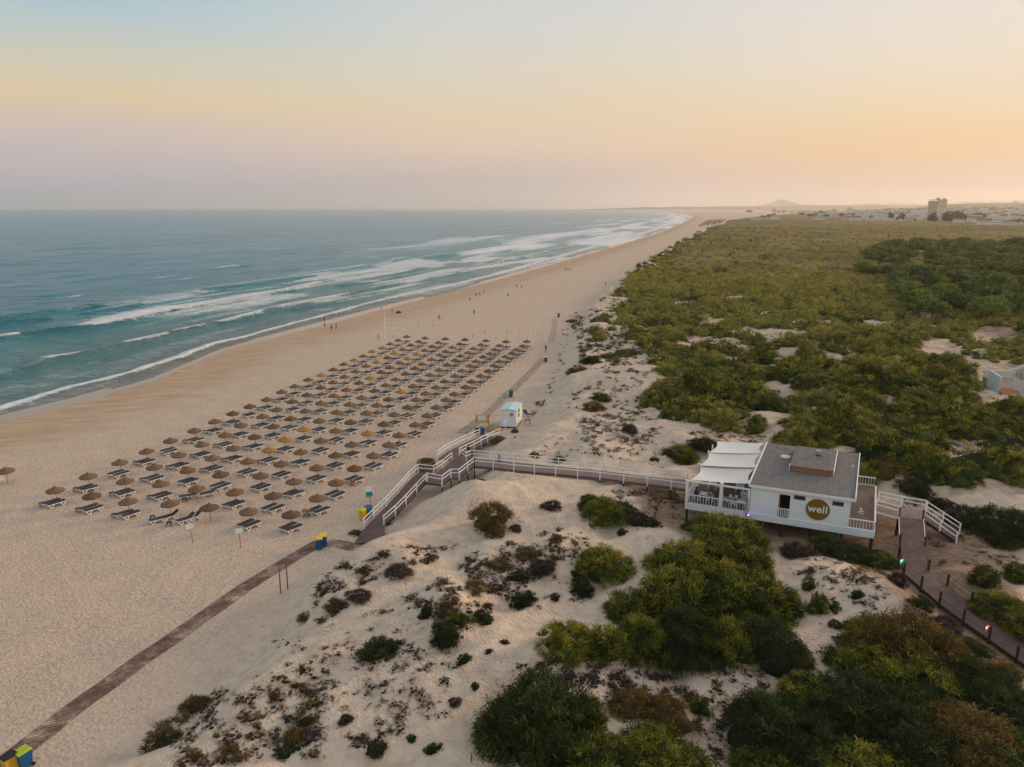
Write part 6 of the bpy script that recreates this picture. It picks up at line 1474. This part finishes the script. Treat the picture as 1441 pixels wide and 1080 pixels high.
for r_, (py, x0, x1, gap, sc) in enumerate([(318.6, 1385, 1462, 17, 1), (315.4, 1335, 1465, 16, 1), (312.6, 1190, 1300, 12, 1), (310.6, 1340, 1465, 11, 1), (308.9, 1186, 1465, 10, 1), (307.3, 1170, 1465, 9.5, 1), (305.8, 1150, 1465, 9, 1), (304.4, 1165, 1465, 8.5, 1.0),
        (303.1, 1140, 1465, 7, 1.0), (301.9, 1130, 1465, 6.5, 1.0), (300.7, 1110, 1465, 6, 1.0), (299.6, 1100, 1465, 5.5, 1.05), (298.5, 1080, 1465, 5, 1.1), (297.5, 1070, 1465, 5, 1.1), (296.5, 1060, 1465, 5, 1.15), (295.5, 1050, 1465, 5, 1.2), (294.5, 1085, 1465, 5, 1.25), (293.5, 1110, 1465, 5, 1.3), (292.5, 1150, 1465, 5.5, 1.3), (291.6, 1200, 1465, 6, 1.3), (290.6, 1240, 1465, 6, 1.3)]):
    px = x0 + random.uniform(0, 8); k = 0; PXs = []
    while px < x1:
        if not (1296 < px < 1340 and py > 306) and vnoise(np.array([px / 34.0]), np.array([py / 2.2]), 88)[0] > .12: PXs.append((px, py + random.uniform(-.5, .5)))
        px += gap * random.uniform(.7, 1.4)
    if not PXs: continue
    Q = place([a_[0] for a_ in PXs], [a_[1] for a_ in PXs])
    for q in Q:
        if q[1] > 12000 or q[1] < 1200: continue
        hv = random.choice((2, 4, 8, 2, 4, 8, 0, 6, 1, 5, 7)); args = (hv, (q[0], q[1], q[2] - .5), random.uniform(-.35, .35) - .2, (sc * 1.15, sc, sc * random.uniform(1.1, 1.9)))
        if len(rowsT) < 285:
            rowsT.append(1); o = link('house', HM[hv], None, *args[1:])
            tag(o, f'{"white" if hv % 3 else "cream"} {"red-roofed" if hv % 2 else "flat-roofed"} house, {nth(k)} from the beach side in the {nth(r_)} street row', 'house', 'houses of the hazy town'); k += 1
        else: far_h.append(args)
b2 = bmesh.new()
for hv, lc_, rz_, sc_ in far_h:
    n0 = len(b2.verts); b2.from_mesh(HM[hv]); b2.verts.ensure_lookup_table()
    M_ = Matrix.Translation(lc_) @ Matrix.Rotation(rz_, 4, 'Z') @ Matrix.Diagonal((*sc_, 1))
    for v_ in b2.verts[n0:]: v_.co = M_ @ v_.co
me = bpy.data.meshes.new('distant_town'); b2.to_mesh(me); b2.free()
for m3 in (wallw, roofr, win): me.materials.append(m3)
if far_h: tag(link('distant_town', me), kind='stuff')
# low beach buildings in front of the town
for k, (px, py, w_) in enumerate([(1064, 311.5, 1.0), (1075, 311.2, 1.0), (1085, 310.8, .9), (1092, 309.8, 1.0), (1152, 310.5, 1.1), (1160, 310.3, .9), (1205, 309.5, 1.0)]):
    q = at(px, py, 1.2); tag(link('house', HM[(2, 4, 6, 8)[k % 4]], None, (q.x, q.y, 1), .1, (w_, w_, w_ * .8)), f'low pale building, {nth(k)} from the beach at the edge of the far scrub', 'house', 'low buildings at the scrub edge')
# hotel tower
hx_ = at(1316, 311.3, 1.2)
tw = thing('hotel_tower', 'tall pale apartment tower rising alone above the hazy town', 'tower', (hx_.x, hx_.y, 1.0), -.42); tw.scale = (.78, .9, 1)
crm = simple('tower_cream', (.76, .71, .58), .8, .05, .1); yel = simple('tower_ochre', (.66, .52, .30), .8, .1, .1); winl = simple('tower_glass', (.42, .38, .30), .4)
MB().box(-24, 2, 0, 18, -1, 47).build('wing', crm, tw); MB().box(2.003, 25, -2, 17, -1, 49.5).build('wing', simple('tower_pale', (.80, .78, .70), .8, .05, .1), tw)
MB().box(-14, 22, 2, 14, 49.5, 51).build('roof', roofg, tw); MB().box(-4, 6, 4, 12, 51, 55.5).box(14, 21, 4, 12, 51, 54.5).cyl((1, 8, 55), (1, 8, 60), .3).build('roof_house', crm, tw)
MB().box(-25, 26, -3, 18.5, 49.503, 50.3).build('cornice', simple('dark_trim', (.14, .11, .09), .8), tw)
for f in range(15):
    z = 2.5 + f * 3.05
    MB().box(-23.5, 1.5, -1.6, -.003, z, z + 1.1).build('balcony', yel if f % 2 else crm, tw)
    MB().box(-23, 1, -.06, -.003, z + 1.15, z + 2.6).build('window_band', winl, tw)
    MB().box(4, 21, -2.08, -2.003, z + .9, z + 2.2).build('window_band', simple('window_pale', (.48, .46, .42), .5), tw)
MB().box(22.5, 25.05, -2.3, 17.2, 0, 49).build('edge_panel', yel, tw)
# trees at the edge of the town
tcm = [pmesh('crown', FD, sd, 3.0, 4.2, 6, 60, 12, 1.0, .30, .7, droop=.3, seg=1, tvar=.3) for sd in (301, 302, 303)]
tbm = [pmesh('crown', FO, sd, 3.0, 4.2, 6, 60, 12, 1.0, .30, .7, droop=.3, seg=1, tvar=.3) for sd in (304,)]
tt_ = MB().cyl((0, 0, -.5), (0, 0, 2.6), .35, .22, 7); 
for k in range(4): tt_.cyl((0, 0, 2.0), (math.cos(k * 1.6) * 1.4, math.sin(k * 1.6) * 1.4, 3.4), .14, .06, 5)
ttm = tt_.mesh('trunk', STEM)
random.seed(66)
TR = [(1312, 313.5, 16)] + [(1332 + i * 5.2, 313.5 + random.uniform(-.5, .5), random.uniform(12, 19)) for i in range(10)] + [(1226 + i * 12, 312.2 + random.uniform(-.4, .4), random.uniform(6, 10)) for i in range(6)] + [(1252, 310.5, 11), (1268, 310.5, 12)] + [(1388 + i * 6.5, 317 + random.uniform(-.5, 1), random.uniform(7, 12)) for i in range(9)] + \
     [(random.uniform(1050, 1441), random.choice((294.5, 296, 297.6, 299.4, 301.5, 303.6, 305.8)), random.uniform(4.5, 9)) for i in range(60)] + [(1140 + i * 7.5, 305.5 + random.uniform(-.3, .3), random.uniform(7, 10)) for i in range(9)]
TR.sort(key=lambda t: -t[1])
nr_ = 11
for b_ in range(nr_):
    rw = sorted(TR[b_ * len(TR) // nr_:(b_ + 1) * len(TR) // nr_])
    for k, (px, py, wp) in enumerate(rw):
        q = on(px, py); s_ = wp / 1000 * q.y / 6.0
        br_ = 1385 < px and py > 315
        o = thing('tree', f'hazy {"yellowish" if br_ else "dark"} tree, {nth(k)} from the beach side in the {nth(b_)} row of town trees', 'tree', (q.x, q.y, q.z - .5), random.uniform(0, 6), 'trees among the houses of the town'); o.scale = (s_, s_, s_ * (random.uniform(.8, 1.1) if py > 309 else random.uniform(.45, .7)))
        link('trunk', ttm, o); link('crown', tbm[0] if br_ else random.choice(tcm), o, (0, 0, 1.2))

# ================================================================== THE VILLA AT THE RIGHT EDGE
vb = on(1412, 556); vz = vb.z - .9
villa = thing('villa', 'white walled villa terrace half hidden in scrub at the right edge', 'villa', (vb.x, vb.y, vz), -.30)
vw = simple('villa_white', (.62, .60, .57), .8, .08, .5); vf = simple('villa_paving', (.42, .30, .22), .85, .2, .8)
MB().box(-.6, 14, 0, 9, -.5, 2.0).build('terrace', vf, villa)
MB().box(-.9, -.603, -.3, 5.6, -.5, 3.9).build('wall', vw, villa); MB().box(-.6, 4.0, 8.6, 8.9, 2.003, 3.2).build('wall', vw, villa)
MB().add([(.9, -.6, -.5), (4.2, -1.8, -.5), (4.2, -1.8, 3.0), (.9, -.6, 4.0), (.9, -.35, -.5), (4.2, -1.55, -.5), (4.2, -1.55, 3.0), (.9, -.35, 4.0)], [(0, 1, 2, 3), (7, 6, 5, 4), (0, 4, 5, 1), (1, 5, 6, 2), (2, 6, 7, 3), (3, 7, 4, 0)]).build('wall', vw, villa)
mb = MB()
for k in range(7): mb.box(3.2 + k * .75, 3.95 + k * .75, 8.95, 9.35, 2.0, 3.3 + .36 * k)
mb.box(8.45, 14, 8.95, 9.35, 2, 5.6); mb.build('stepped_wall', vw, villa)
hl = MB()
for i in range(7):
    for j in range(12):
        z0 = 2.5 + i * .42; x0 = 3.5 + j * .45
        if z0 + .3 < 3.2 + .36 * ((x0 - 3.2) / .75): hl.box(x0, x0 + .16, 8.90, 8.947, z0, z0 + .18)
hl.build('pierced_shade', simple('shadow_brown', (.16, .12, .10), .9), villa)  # dark boxes paint the shade inside the wall's piercings
MB().box(5.2, 6.2, 7.6, 8.6, 2.003, 3.4).build('bench', vw, villa); MB().box(7.6, 8.6, 6.5, 7.5, 2.003, 7.8).box(7.2, 9.0, 6.1, 7.9, 7.8, 8.5).build('chimney', vw, villa)
MB().box(-4.2, -.95, -1.0, 1.6, -.5, 1.2).build('outbuilding', vw, villa); rt = MB()
for k in range(5): rt.add([(-.8 + k * .5, -2.2, 1.3), (-.36 + k * .5, -2.2, 1.42), (-.36 + k * .5, -.6, 2.1), (-.8 + k * .5, -.6, 1.98), (-.8 + k * .5, -2.2, 1.1), (-.36 + k * .5, -2.2, 1.2), (-.36 + k * .5, -.6, 1.9), (-.8 + k * .5, -.6, 1.8)], [(0, 1, 2, 3), (7, 6, 5, 4), (0, 4, 5, 1), (1, 5, 6, 2), (2, 6, 7, 3), (3, 7, 4, 0)])
rt.build('roof', simple('terracotta', (.48, .20, .10), .8, .15), villa)
bpy.data.scenes.remove(SCR)
